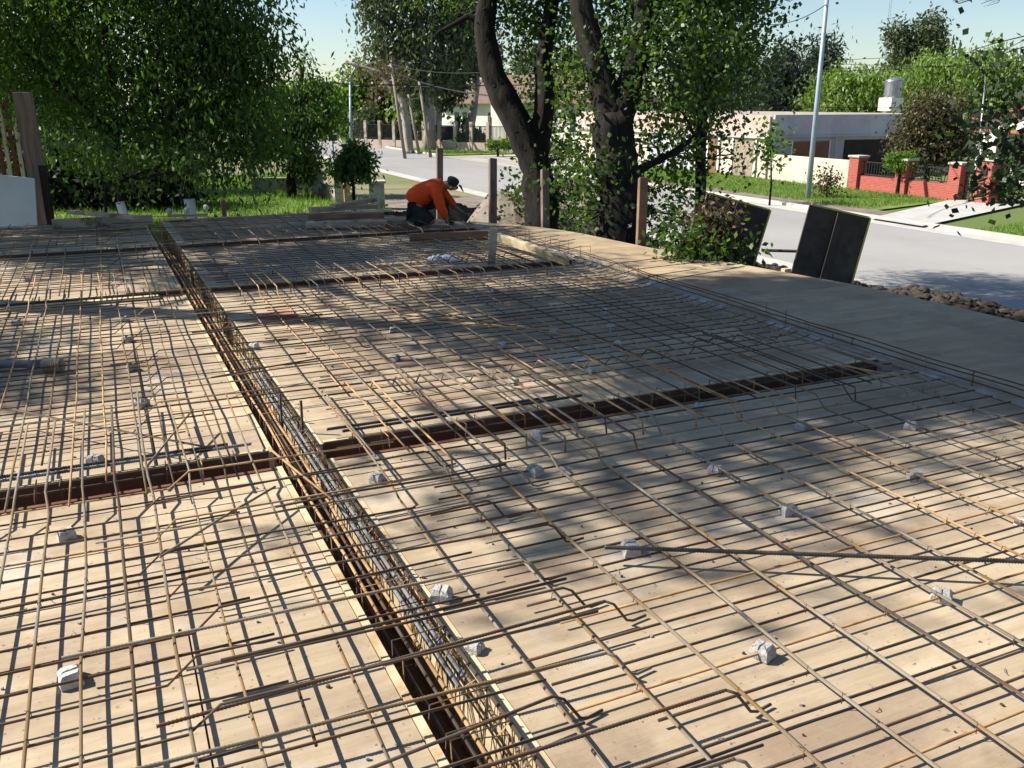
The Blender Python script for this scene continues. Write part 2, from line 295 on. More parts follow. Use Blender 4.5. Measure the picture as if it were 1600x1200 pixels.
def grass(poly, n, h, z=GZ):
    xs = [p[0] for p in poly]; ys = [p[1] for p in poly]; x = RNG.uniform(min(xs), max(xs), n*2); y = RNG.uniform(min(ys), max(ys), n*2); k = inpoly(poly, x, y); x = x[k][:n]; y = y[k][:n]; m = len(x)
    hh = h*RNG.uniform(.4, 1.4, m); th = RNG.uniform(0, 6.28, m); wd = h*.09; lx = RNG.normal(size=m)*hh*.4; ly = RNG.normal(size=m)*hh*.4; z0 = np.full(m, z)
    V = np.stack([np.stack([x-np.cos(th)*wd, y-np.sin(th)*wd, z0], 1), np.stack([x+np.cos(th)*wd, y+np.sin(th)*wd, z0], 1), np.stack([x+lx, y+ly, z0+hh], 1)], 1).reshape(-1, 3); return V, m
def heightfield(name, poly_c, rx, ry, hgt, rz, mat, label, cat, z0=GZ, nx=60, ny=40, rough=.25, seed=0, group=None, pw=.6, clods=700, nz=.35):
    # a heap of earth: real lumps from layered sines and noise
    from mathutils import noise as NZ
    mb = MB(); vs = []; fs = []; c, s = math.cos(rz), math.sin(rz)
    for j in range(ny+1):
        for i in range(nx+1):
            u = i/nx*2-1; v = j/ny*2-1; e = max(0, 1-(abs(u)**2.4))*max(0, 1-(abs(v)**2.2)); q = Vector((u*rx*1.2+seed, v*ry*1.2, seed*.7))
            z = e**pw*hgt*(1+nz*NZ.noise(q*.8))+(NZ.noise(q*3.1)*.5+abs(NZ.noise(q*6))*.5+abs(NZ.noise(q*12))*.45)*rough*min(1, e*3)
            x = u*rx; y = v*ry; vs.append((poly_c[0]+x*c-y*s, poly_c[1]+x*s+y*c, z0+max(-.05, z)-(.08 if e < .01 else 0)))
    for j in range(ny):
        for i in range(nx): a = j*(nx+1)+i; fs.append((a, a+1, a+nx+2, a+nx+1))
    mb.add(vs, fs)
    for _ in range(clods):
        q = vs[random.randrange(len(vs))]; k = random.random()
        if q[2] < z0+.15: continue
        rr = .012+.06*k**3; n6 = [(U(.6, 1.1)*rr) for _ in range(8)]; a0 = U(0, 6)
        ring = lambda z, f, o: [(q[0]+math.cos(a0+o+i*1.257)*rr*f*U(.8, 1.15), q[1]+math.sin(a0+o+i*1.257)*rr*f*U(.8, 1.15), q[2]+z*rr) for i in range(5)]
        V = ring(-.4, .8, 0)+ring(.15, 1.05, .5)+ring(.6, .6, .2)+[(q[0], q[1], q[2]+rr*.8)]
        mb.add(V, [(i, (i+1) % 5, 5+(i+1) % 5, 5+i) for i in range(5)]+[(5+i, 5+(i+1) % 5, 10+(i+1) % 5, 10+i) for i in range(5)]+[(10+i, 10+(i+1) % 5, 15) for i in range(5)])
    o = mb.build(name, mat, smooth=False); return tag(o, label, cat, group)
# ------------------------------------------------------------------ ground, road, lawns
def flat(name, pts, z, m): o = MB().sheet(pts, z).build(name, m); return struct(o)
flat('ground', [(-700, -300), (900, -300), (900, 1200), (-700, 1200)], GZ, M['ground'])
RX0, RX1 = 13.7, 20.5
flat('road', [(RX0, -60), (RX1, -60), (RX1, 420), (RX0, 420)], GZ+.008, M['asph'])
flat('gutter', [(RX1, -60), (RX1+.8, -60), (RX1+.8, 44), (RX1, 44)], GZ+.012, M['kerb'])
flat('near_gutter', [(RX0-.7, -60), (RX0, -60), (RX0, 420), (RX0-.7, 420)], GZ+.012, M['kerb'])
struct(MB().bx(RX1+.8, RX1+.95, -60, 44, GZ-.1, GZ+.12).build('kerb', M['kerb']))
struct(MB().bx(RX1+.1, RX1+.25, 58, 420, GZ-.1, GZ+.12).build('far_kerb', M['kerb']))
flat('dirt_street', [(RX1+.004, 44), (120, 44), (120, 57), (RX1+.004, 57)], GZ+.016, M['dirtroad'])
flat('building_plot', [(-8, 2), (12.9, 2), (12.9, 32), (-8, 32)], GZ+.004, M['dirt'])
LAWN1 = [(RX1+.96, 21.5), (27.6, 23.0), (27.9, 43), (RX1+.96, 43.5)]
flat('lawn', LAWN1, GZ+.05, M['grass']); LAWN1g = [(22.6, 22.2), (27.6, 23.2), (27.9, 43), (22.4, 43.2)]
flat('verge_dirt', [(RX1+.95, 20.5), (22.9, 21.2), (22.6, 43), (RX1+.95, 43)], GZ+.056, M['dirt'])
LAWN2 = [(RX1+.96, 4), (27.6, 4), (28.2, 18.6), (23, 17.4), (RX1+.96, 17)]
flat('side_lawn', LAWN2, GZ+.05, M['grass'])
flat('right_verge_dirt', [(RX1+.95, 4), (22.5, 4), (22.9, 10), (22.4, 14.5), (RX1+.95, 16.6)], GZ+.056, M['dirt'])
DRV = [G(1359, 344), G(1440, 357), G(1504, 343), G(1600, 322), G(1640, 312), G(1480, 316)]
flat('driveway', [(p.x, p.y) for p in DRV], GZ+.07, M['drive'])
LAWN3 = [(-6, 22.5), (8.5, 23.5), (8.5, 46), (-6, 46)]
flat('back_lawn', LAWN3, GZ+.012, M['grass'])
STRIP = [(RX1+.26, 57.5), (29, 57.5), (29.5, 61), (20.9, 75), (20.8, 110), (RX1+.26, 110)]
flat('corner_grass', STRIP, GZ+.05, M['grass'])
LAWN4 = [(30, 61), (60, 58), (60, 90), (28, 88)]
flat('house_lawn', LAWN4, GZ+.05, M['grass'])
flat('house_drive', [(30.0, 57.2), (62, 57.2), (62, 58.5), (30.0, 61)], GZ+.03, M['dirtroad'])
vs = []; ms = 0
for poly, n, h, z in ((LAWN1g, 22000, .11, GZ+.05), (LAWN2, 22000, .11, GZ+.05), (LAWN3, 26000, .2, GZ), (STRIP, 9000, .16, GZ+.05), (LAWN4, 7000, .16, GZ+.05)):
    V, m = grass(poly, n, h, z); vs.append(V); ms += m
o = npmesh('grass_blades', np.concatenate(vs), ms, 3, LF['blade'], RNG.random(ms)); struct(o, 'stuff')
# ------------------------------------------------------------------ slab formwork: plywood deck with beam trenches
def XL(y): return .668-.012*(y-3)        # left lip of the long beam
def XR(y): return XL(y)+.235
BX = [(4.28, 4.50), (8.92, 9.14), (11.98, 12.20)]
EDGE = [(6.95, -1), (6.92, 3.5), (6.88, 5.45), (6.82, 6.65), (6.62, 7.6), (6.22, 9.71), (6.05, 11.19), (5.85, 11.81), (5.5, 12.44), (5.1, 12.95), (4.2, 14.4), (3.3, 15.15)]
def EX(y):
    for (x1, y1), (x2, y2) in zip(EDGE, EDGE[1:]):
        if y1 <= y <= y2: return x1+(x2-x1)*(y-y1)/(y2-y1)
    return 3.3
slab = thing('slab_formwork', 'plywood slab formwork deck crossed by beam trenches, under the rebar', 'formwork', (2, 6, GZ))
bays_y = [(-.8, BX[0][0]-.03), (BX[0][1]+.03, BX[1][0]-.03), (BX[1][1]+.03, BX[2][0]-.03), (BX[2][1]+.03, 15.12)]
def sheetpart(pts, mat, dz=None):
    z = dz if dz is not None else U(-.0025, 0); MB().prism(pts, z-.018, z).build('plywood_sheet', mat, slab)
for bi, (y0, y1) in enumerate(bays_y):
    for side in (0, 1):
        y = y0+(0 if bi else U(0, .2)); first = True
        while y < y1-.02:
            yb = min(y+1.22, y1)
            if y1-yb < .25: yb = y1
            if side == 0: xa, xb = -4.2, None
            else: xa, xb = None, 4.90
            x = -4.2-(.6 if int(y*3) % 2 else 0) if side == 0 else -99
            cuts = []
            if side == 0:
                c = x
                while c < .3: cuts.append(c); c += 2.44
            else:
                c = XR(y)+(1.25 if int(y*2) % 2 else 2.44)
                while c < 4.6: cuts.append(c); c += 2.44
            g = .0032
            if side == 0: E0 = [(c, c) for c in cuts]+[(XL(y)-.028, XL(yb)-.028)]
            else: E0 = [(XR(y)+.028, XR(yb)+.028)]+[(c, c) for c in cuts]+[(min(4.90, EX(y)), min(4.90, EX(yb)))]
            for (a0, a1), (b0, b1) in zip(E0, E0[1:]): sheetpart([(a0+g, y+g), (b0-g, y+g), (b1-g, yb-g), (a1+g, yb-g)], M['ply'] if y < 12 else M['plyg'])
            y = yb
ys = [-.8, 1.3, 3.4, 5.45, 6.65, 7.6, 8.7, 9.71, 11.19, 11.81, 12.44, 12.95]
for a, b in zip(ys, ys[1:]): sheetpart([(5.115, a+.002), (EX(a), a+.002), (EX(b), b-.002), (5.115, b-.002)], M['plyg'], U(.001, .003))
# trench sides, bottoms and pale timber lips
def trench_side(pts, z0, z1, m, nm='beam_side'): MB().prism(pts, z0, z1).build(nm, m, slab)
segs = [(-.8, 4.28), (4.50, 8.92), (9.14, 11.98), (12.20, 15.12)]
for a, b in segs:
    trench_side([(XL(a)-.027, a), (XL(a), a), (XL(b), b), (XL(b)-.027, b)], -.38, .004, M['pale'])
    trench_side([(XR(a), a), (XR(a)+.027, a), (XR(b)+.027, b), (XR(b), b)], -.38, .003, M['pale'])
trench_side([(XL(-.8), -.8), (XR(-.8), -.8), (XR(15.1), 15.1), (XL(15.1), 15.1)], -.40, -.38, M['film'], 'beam_bottom')
for y0, y1 in BX:
    for xa, xb in ((-4.2, XL(y0)-.03), (XR(y0)+.03, 4.9)):
        trench_side([(xa, y1), (xb, y1), (xb, y1+.027), (xa, y1+.027)], -.36, .004, M['film']); MB().bx(xa, xb, y1+.001, y1+.028, .0045, .012).build('trench_lip', M['pale'], slab)
        trench_side([(xa, y0-.027), (xb, y0-.027), (xb, y0), (xa, y0)], -.36, .003, M['film'])
        trench_side([(xa, y0), (xb, y0), (xb, y1), (xa, y1)], -.375, -.355, M['film'], 'beam_bottom')
# edge fascia and props under the deck
for (x1, y1), (x2, y2) in zip(EDGE, EDGE[1:]): MB().beam((x1+.012, y1, -.09), (x2+.012, y2, -.09), .022, .14).build('edge_fascia', M['wood'], slab)
for px_, py_ in ((-1.2, 3), (2.4, 3), (4.6, 3), (6.4, 3), (-1.2, 7), (2.4, 7), (4.6, 7), (6.2, 7.5), (2.4, 10.5), (5.6, 10.8), (-1.2, 14.6), (.3, 14.8), (3, 14.6)): MB().bx(px_-.045, px_+.045, py_-.045, py_+.045, GZ, -.02).build('prop', M['post'], slab)
# pale mortar on top of the wall under the slab edge
mb = MB(); n = 150; prev = None; vs = []; fs = []
for i in range(n+1):
    y = -.5+i*(10.6/n)
    for j in range(5):
        vs.append((4.905+.205*j/4+(U(-.012, .012) if 0 < j < 4 else 0), y, .004+(0 if j in (0, 4) else max(0, math.sin(y*2.3)*.4+.5)*.02+U(0, .02))))
for i in range(n):
    for j in range(4): a = i*5+j; fs.append((a, a+1, a+6, a+5))
mb.add(vs, fs).build('mortar_bed', M['mortar'], slab)
MB().bx(4.905, 5.11, -.8, 12.6, GZ, .0).build('block_wall', M['mortar'], slab)
# ------------------------------------------------------------------ reinforcement
def wavy(path, amp=.004, step=.55):
    P = [Vector(p) for p in path]; out = [P[0]]
    for a, b in zip(P, P[1:]):
        k = max(1, int((b-a).length/step))
        for i in range(1, k+1): out.append(a.lerp(b, i/k)+(Vector((U(-1, 1)*amp*2, U(-1, 1)*amp*2, U(-.7, .7)*amp)) if i < k else Vector((U(-1, 1)*amp, U(-1, 1)*amp, 0))))
    return out
def rebar(name, path, r, m, parent, amp=.004): return MB().tube(wavy(path, amp), r, 6).build(name, m, parent, smooth=True)
def ribbed(mb, path, r, pitch=.011, n=7):
    P = [Vector(p) for p in path]; out = []; R = []
    for a, b in zip(P, P[1:]):
        L = (b-a).length; k = max(2, int(L/(pitch/2)))
        for i in range(k): out.append(a.lerp(b, i/k)); R.append(r*(1.22 if len(out) % 2 else .86))
    out.append(P[-1]); R.append(r); mb.tube(out, R, n)
def pick(pl, pr): q = random.random(); return M['barl'] if q < pl else (M['rust'] if q < pl+pr else M['bar'])
def mat_thing(label, x, y): return thing('rebar_mat', label, 'rebar grid', (x, y, 0), 'rebar mats laid over the slab bays')
def lay(t, x0, x1, y0, y1, sx, sy, zx, zy, yr, xr, pl, pr, r=.0043):
    # bars across (along X) lie below, rods (along Y) lie on top; ties at real crossings
    ysl = []; xsl = []; y = y0
    while y < y1:
        P = wavy(xr(y), .004); MB().tube(P, r*U(.98, 1.15), 6).build('cross_bar', pick(.10, .14), t, smooth=True); ysl.append(P); y += sy*U(.90, 1.1)
    x = x0
    while x < x1:
        P = wavy(yr(x), .004); MB().tube(P, r*U(1.1, 1.4), 6).build('long_bar', pick(pl, pr), t, smooth=True); xsl.append(P); x += sx*U(.9, 1.1)
    def lerp_at(P, ax, v):
        for a, b in zip(P, P[1:]):
            if abs(b[ax]-a[ax]) > 1e-6 and min(a[ax], b[ax]) <= v <= max(a[ax], b[ax]): return a.lerp(b, (v-a[ax])/(b[ax]-a[ax]))
        return None
    mb = MB()
    for A in ysl:
        for B in xsl:
            if random.random() > .6: continue
            a = lerp_at(A, 0, B[len(B)//2].x)
            b = lerp_at(B, 1, a.y) if a else None
            if b: a = lerp_at(A, 0, b.x)
            if not a or not b or abs(a.z-b.z) > .045: continue
            c = (a+b)/2; q = r*1.5; hz = abs(a.z-b.z)/2+r*1.15; sg = random.choice((-1, 1))
            mb.tube([c+Vector((-q, -q*sg, -hz)), c+Vector((-q*.6, -q*.6*sg, hz)), c+Vector((q*.6, q*.6*sg, hz)), c+Vector((q, q*sg, -hz))], .0016, 4)
            if random.random() < .5: mb.tube([c+Vector((0, 0, hz)), c+Vector((U(-.016, .016), U(-.016, .016), hz+U(-.008, .012)))], .0012, 3)
    o = mb.build('tie_wire', M['wire'], t); o['kind'] = 'stuff'
def crank(p0, p1, zl, zh, run=.09): pass
# R0: near right bay
tR0 = mat_thing('tied rebar grid in the nearest right bay, wide spacing over clean sunlit plywood', 2.9, 2.2)
def yrR0(x):
    e = U(3.55, 3.85); P = [(x, -.6, .045), (x+U(-.02, .02), e, .045), (x, e+.07, .115), (x, 5.25+U(-.15, .2), .115)]
    if random.random() < .25: P = [(x, U(.8, 1.4), .045)]+P[1:]
    return P
def xrR0(y): s = 1.02+U(0, .35); return [(s, y, .026), (4.86, y+U(-.03, .03), .026)]
lay(tR0, 1.03, 4.75, .1, 4.2, .27, .145, .026, .045, yrR0, xrR0, .66, .2, .0046)
# R1: second right bay
tR1 = mat_thing('dense rebar grid in the second right bay, between the two cross trenches', 2.9, 6.8)
def yrR1(x):
    a = 5.05+U(-.1, .15); b = 8.35+U(-.1, .1); q = 3.85+U(-.15, .15); hook = [(x, q-.015, .04)] if random.random() < .75 else []
    return hook+[(x, q, .118), (x, a, .118), (x, a+.08, .04), (x, b, .04), (x, b+.08, .112), (x, 9.5+U(-.2, .3), .112)]
def xrR1(y): return [(XR(y)+.1+U(0, .25), y, .027), (4.7, y+U(-.02, .02), .03), (4.84, y, .05)]+([(5.0, y, .085), (5.3+U(0, .9), y+U(-.08, .08), .10+U(0, .06))] if random.random() < .28 else [])
lay(tR1, 1.05, 4.8, 4.85, 8.8, .165, .128, .027, .04, yrR1, xrR1, .40, .16)
tR2 = mat_thing('rebar grid in the third right bay, half shaded beneath the plank offcuts', 2.9, 10.5)
def yrR2(x): q = 8.4+U(-.15, .15); return [(x, q-.02, .035), (x, q, .118), (x, 9.35, .118), (x, 9.45, .04), (x, 11.6, .04), (x, 11.7, .11), (x, 12.5+U(-.1, .2), .11)]
def xrR2(y): return [(XR(y)+.1, y, .027), (4.6, y, .03)]+([(min(5.1, EX(y)-.3)+U(0, .3), y+U(-.04, .04), .10)] if random.random() < .35 else [])
lay(tR2, 1.05, 4.6, 9.3, 11.9, .22, .14, .027, .04, yrR2, xrR2, .4, .1)
tR3 = mat_thing('shaded rebar grid in the farthest right bay, around the kneeling worker', 2.6, 13.6)
def yrR3(x): return [(x, 12.0, .1), (x, 12.5, .1), (x, 12.6, .04), (x, min(14.9, 15.0-(x-3.3)*1.1 if x > 3.3 else 14.9), .04)]
def xrR3(y): return [(XR(y)+.1, y, .027), (min(4.4, EX(y)-.25), y, .03)]
lay(tR3, 1.05, 4.0, 12.35, 14.8, .24, .15, .027, .04, yrR3, xrR3, .2, .1)
# left bays: cross bars crank up and run over the long beam
def xrL(y, i=[0]):
    i[0] += 1; c = .02+U(-.08, .12)
    if i[0] % 2: return [(-3.5, y, .05), (c, y+U(-.01, .01), .05), (c+.09, y, .125), (1.05+U(-.1, .55), y+U(-.03, .03), .115)]
    return [(-3.5, y, .05), (.33+U(-.15, .1), y+U(-.01, .01), .055)]
def mkyrL(y0, y1, a, b):
    def f(x):
        s = y0 if random.random() < .5 else y0+U(0, .6)
        return [(x+U(-.02, .02), s, .068), (x, b-.4, .07), (x+U(-.02, .02), b-.28, .125), (x, y1+U(-.25, .3), .125)]
    return f
tL0 = mat_thing('rebar grid in the nearest left bay, bent-up bars running over the long beam', -.5, 3)
lay(tL0, -1.86+.003, .58, 1.0, 4.2, .148, .13, .05, .072, mkyrL(1.5, 5.2, 0, 4.4), xrL, .66, .2, .0044)
tL1 = mat_thing('rebar grid in the second left bay, beside the dusty grey pipe', -.5, 6.8)
lay(tL1, -2.3, .5, 4.85, 8.8, .145, .12, .05, .072, mkyrL(4.05, 9.6, 0, 8.9), xrL, .45, .25)
tL2 = mat_thing('rebar grid in the third left bay, sun patches on pale plywood', -.5, 10.5)
lay(tL2, -2.3, .5, 9.3, 11.9, .18, .13, .05, .072, mkyrL(8.5, 12.6, 0, 11.98), xrL, .3, .1)
tL3 = mat_thing('shaded rebar grid in the farthest left bay, below the pale blue sheet', -.5, 13.6)
lay(tL3, -2.3, .5, 12.35, 14.8, .24, .17, .05, .072, lambda x: [(x, 12.3, .07), (x, 14.9, .07)], xrL, .1, .05)
# beam cages
def cage(label, path, wdt, zt, zb, step, bars, smat, x_along):
    a, b = Vector(path[0]), Vector(path[1]); d = (b-a); L = d.length; d.normalize(); s = Vector((-d.y, d.x, 0)); t = thing('beam_cage', label, 'beam reinforcement', a, 'reinforcement cages lying in the beam trenches')
    n = int(L/step)
    for i in range(min(n, 98)):
        c = a+d*(i*step+.1+U(-.02, .02)); lean = d*U(-.07, .07); o = wdt/2
        P = [c-s*o+lean+Vector((0, 0, zt+.01)), c-s*o+Vector((0, 0, zb)), c+s*o+Vector((0, 0, zb)), c+s*o+lean+Vector((0, 0, zt)), c-s*o+lean+Vector((0, 0, zt+.006)), c-s*(o-.05)+lean+Vector((0, 0, zt-.04))]
        MB().tube(P, .0027, 5).build('stirrup', smat[i % len(smat)], t)
    for off, z, r, m, rb, l0, l1 in bars:
        p = [a+d*(L*l0)+s*off+Vector((0, 0, z)), a+d*(L*l1)+s*off+Vector((0, 0, z+U(-.004, .004)))]
        if rb: mb = MB(); ribbed(mb, p, r); mb.build('main_bar', m, t, smooth=True)
        else: rebar('main_bar', p, r, m, t, .003)
    return t
xm = lambda y: (XL(y)+XR(y))/2
mainbars = [(-.092, .030, .0075, M['bar'], 0, 0, .9), (-.085, -.30, .008, M['bar'], 0, 0, 1), (.085, -.30, .008, M['bar'], 0, 0, 1), (-.030, .012, .0075, M['cage'], 0, .13, .42), (-.060, .016, .0075, M['cage'], 0, .135, .40), (.05, .03, .006, M['bar'], 0, .1, 1), (.018, .020, .0075, M['rust'], 0, 0, .75), (-.105, -.06, .006, M['barl'], 0, 0, .7), (-.02, -.16, .008, M['bar'], 0, .2, 1), (.082, .02, .007, M['rust'], 0, .16, 1), (.06, -.07, .007, M['bar'], 0, .1, 1), (.035, -.03, .006, M['rust'], 0, .25, 1), (.09, -.12, .007, M['rust'], 0, 0, 1)]
cage('cage with rusty stirrups and grey bars, running away beside the left bays', [(xm(.3), .3, 0), (xm(14.9), 14.9, 0)], .19, .038, -.31, .152, mainbars, [M['bar'], M['rust'], M['bar']], 0)
cb = [(-.06, -.29, .008, M['bar'], 0, 0, 1), (.06, -.29, .008, M['bar'], 0, 0, 1), (-.055, .03, .006, M['bar'], 0, 0, 1)]
cage('near cross trench cage left of the long beam, under two ribbed bars', [(-3.2, 4.39, 0), (.62, 4.39, 0)], .15, .055, -.30, .2, cb+[(.165, .062, .0085, M['blk'], 1, .35, .95), (.135, .05, .0085, M['cage'], 1, .3, .98)], [M['bar'], M['rust']], 1)
cage('near cross trench cage right of the long beam, ribbed bars at its lip', [(.95, 4.39, 0), (4.85, 4.39, 0)], .15, .055, -.30, .2, cb+[(.165, .062, .0085, M['blk'], 1, 0, .36), (.135, .05, .0085, M['blk'], 1, .02, .4)], [M['bar'], M['rust']], 1)
cage('cage in the middle cross trench left of the long beam, under a pale board', [(-3.2, 9.03, 0), (.55, 9.03, 0)], .16, .06, -.30, .2, cb, [M['bar']], 1)
cage('cage in the middle cross trench right of the long beam, stirrups showing above the deck', [(.9, 9.03, 0), (4.85, 9.03, 0)], .16, .07, -.30, .2, cb, [M['bar']], 1)
cage('cage in the far cross trench left of the long beam', [(-3.2, 12.09, 0), (.5, 12.09, 0)], .14, .06, -.30, .2, cb, [M['bar']], 1)
cage('cage in the far cross trench right of the long beam, deep in shade', [(.9, 12.09, 0), (4.7, 12.09, 0)], .14, .07, -.30, .2, cb, [M['bar']], 1)
lb = [o for o in bpy.data.objects if o.name.startswith('beam_cage') and 'rusty stirrups' in o.get('label', '')][0]
for i in range(90):
    y = 1.2+i*.085+U(-.03, .03); x0 = XR(y)-U(.01, .05); x1 = XL(y)+U(.05, .15); le = U(-.12, .12); P = [(x0, y, U(.0, .05)), (x0-U(0, .015), y+le, -.28)]
    if i % 3 == 0: P = [(x1, y+U(-.03, .03), U(-.02, .03))]+P
    MB().tube(P, .0024, 5).build('hanger', M['rust'] if i % 4 == 0 else M['bar'], lb)
# edge cage along the mortar strip
te = thing('edge_cage', 'thin stirrups and bars standing along the white mortar strip by the bare deck edge', 'beam reinforcement', (5, 6, 0))
y = 2.2
while y < 11.6:
    x = 4.99+U(-.05, .05); h = U(.05, .15) if y < 9 else U(.10, .24); MB().tube([(x-.06, y, .012), (x-.06+U(-.01, .01), y+U(-.02, .02), h), (x+.06, y+U(-.02, .02), h-.01), (x+.06, y, .012)] if random.random() < .45 else [(x, y, .012), (x+U(-.015, .015), y+U(-.02, .02), h*.9)], .0038, 5).build('stirrup', random.choice([M['bar'], M['barl'], M['barl']]), te); y += U(.14, .5)
for dx, z in ((-.05, .05), (.05, .06), (0, .1)): rebar('edge_bar', [(4.99+dx, 1.8, z), (4.99+dx, 11.7, z)], .005, M['bar'], te, .012)
# hooked top bars across the long beam (ribbed, nearest ones)
for k, (y, xa, xb, rb) in enumerate([(1.55, .2, 1.34, 1), (1.78, -.35, 1.5, 1), (1.93, .42, 1.02, 0), (2.12, -.25, 1.27, 1), (2.33, -.05, 1.42, 1), (2.52, .05, 1.33, 0), (2.75, -.3, 1.28, 1), (3.0, .1, 1.5, 0), (3.25, .3, 1.36, 0), (3.55, -.2, 1.62, 0), (3.9, 0, 1.3, 0), (5.2, -.1, 1.5, 0), (5.7, .1, 1.4, 0), (6.3, -.1, 1.55, 0), (6.9, 0, 1.4, 0), (7.6, 0, 1.4, 0)]):
    tx = U(-.05, .05); P = [(xa, y-tx, .098), (xb, y+tx, .098), (xb+.03, y+tx-.012, .085), (xb+.075, y+tx-.03, .02), (xb+.10, y+tx-.03, .012), (xb+.16, y+tx-.02, .012)]
    mb = MB()
    if rb: ribbed(mb, P[:2], .0056); mb.tube(P[1:], .0052, 6)
    else: mb.tube(wavy(P, .002), .0052, 6)
    o = mb.build('hooked_bar', M['bar'] if k % 3 else M['barl'], smooth=True); tag(o, 'hooked top bar lying across the long beam trench, foot bent down to the plywood', 'rebar', 'hooked top bars across the long beam')
# loose bars
def loose(name, a, b, za, zb, r, m, label, rb=False, mid=None):
    A = G(*a, za); B = G(*b, zb); mb = MB()
    if rb: ribbed(mb, [A, B], r)
    else: mb.tube(wavy([A]+([G(*mid, (za+zb)/2)] if mid else [])+[B], .006, .3), r, 6)
    tag(mb.build(name, m, smooth=True), label, 'rebar')
loose('loose_rebar', (945, 855), (1680, 880), .075, .10, .0085, M['blk'], 'thick dark loose bar lying slantwise over the near right grid, right of the spacer', True)
loose('rusty_rod', (625, 492), (1000, 545), .09, .07, .005, M['rust'], 'orange rusty rod, longest of the loose bundle in the second right bay', mid=(790, 507))
loose('rusty_rod', (690, 488), (830, 523), .10, .06, .005, M['rust'], 'short orange rusty rod crossing the loose bundle in the second right bay')
loose('rusty_rod', (600, 478), (815, 512), .10, .08, .0045, M['bar'], 'dark rod at the back of the loose bundle in the second right bay')
loose('rusty_rod', (655, 500), (905, 518), .08, .08, .0045, M['rust'], 'orange rod lying flattest in the loose bundle in the second right bay')
loose('rusty_rod', (1120, 542), (1245, 592), .11, .10, .006, M['rust'], 'bright orange rod alone on the grid near the white mortar strip')
loose('rusty_rod', (1310, 570), (1418, 590), .14, .12, .006, M['rust'], 'bent orange rod over the right end of the near cross trench')
loose('grey_rod', (430, 792), (790, 725), .12, .11, .006, M['bar'], 'dark straight bar slanting over the long beam beside the white spacer')
loose('grey_rod', (225, 735), (300, 640), .10, .13, .006, M['barl'], 'pale short bar slanting over the near cross trench on the left')
for (x, y, h, lab) in ((441, 672, .22, 'short upright bar end, left of two standing at the crossing of the trenches'), (474, 690, .24, 'short upright bar end, right of two standing at the crossing of the trenches')):
    p = G(x, y, -.05); mb = MB(); ribbed(mb, [p, p+Vector((.004, .006, h))], .0075); tag(mb.build('bar_end', M['bar'], smooth=True), lab, 'rebar')
for (a, b, za, zb, m, lab) in (((345, 1032), (885, 905), .12, .11, 'bar', 'straight dark bar slanting over the near long beam, upper of two long ones'), ((0, 952), (330, 885), .06, .06, 'bar', 'ribbed dark bar resting by the lowest left spacer'), ((250, 870), (430, 760), .13, .10, 'barl', 'pale bent bar piece over the upper edge of the nearest left bay'), ((420, 700), (520, 780), .11, .12, 'rust', 'rusty bar piece lying along the long beam at the trench crossing'), ((20, 640), (330, 700), .12, .11, 'bar', 'dark bar slanting down to the near cross trench in the second left bay'), ((540, 500), (700, 660), .11, .10, 'bar', 'dark bar out of line with its grid in the second right bay'), ((330, 590), (500, 560), .12, .12, 'bar', 'dark short bar over the long beam in the second bays'), ((300, 520), (520, 490), .12, .12, 'bar', 'dark bar over the long beam just before the middle trench')):
    A = G(*a, za); B = G(*b, zb); tag(MB().tube(wavy([A, B], .005, .35), .006, 6).build('loose_rebar', M[m], smooth=True), lab, 'rebar')
p = G(418, 494, 0); tag(MB().box((p.x+.05, p.y, .004), (.34, .26, .006), rz=.1).build('painted_board', M['redp'], bevel=.001), 'thin board with faded red paint under the grid beside the long beam', 'board')
# ------------------------------------------------------------------ concrete spacers
def spacer_mesh(seed):
    r = random.Random(seed); mb = MB()
    for sgn in (-1, 1):
        o = [(0, 0), (.036, 0), (.036, 1), (0, 1)]; vs = []
        for z, k in ((0, 1.0), (.030, .93), (.048, .66)):
            for x, y in ((.003, -.034), (.040, -.034), (.040, .034), (.003, .034)): vs.append((sgn*(x*k if x > .01 else x)+r.uniform(-.002, .002), y*k+r.uniform(-.004, .004), z+r.uniform(-.003, .003)))
        fs = [(3, 2, 1, 0), (8, 9, 10, 11)]+[(l*4+i, l*4+(i+1) % 4, l*4+4+(i+1) % 4, l*4+4+i) for l in (0, 1) for i in range(4)]
        if sgn < 0: fs = [f[::-1] for f in fs]
        mb.add(vs, fs)
    mb.bx(-.006, .006, -.03, .03, 0, .034); mb.tube([(-.045, .01, .03), (-.01, .03, .045), (.02, -.02, .05), (.055, -.012, .028)], .0013, 3, mi=1)
    return mb
protos = []
for s in range(3):
    o = spacer_mesh(s).build('concrete_spacer', [M['conc'], M['wire']]); bv = o.modifiers.new('bevel', 'BEVEL'); bv.width = .004; bv.segments = 2; protos.append(o)
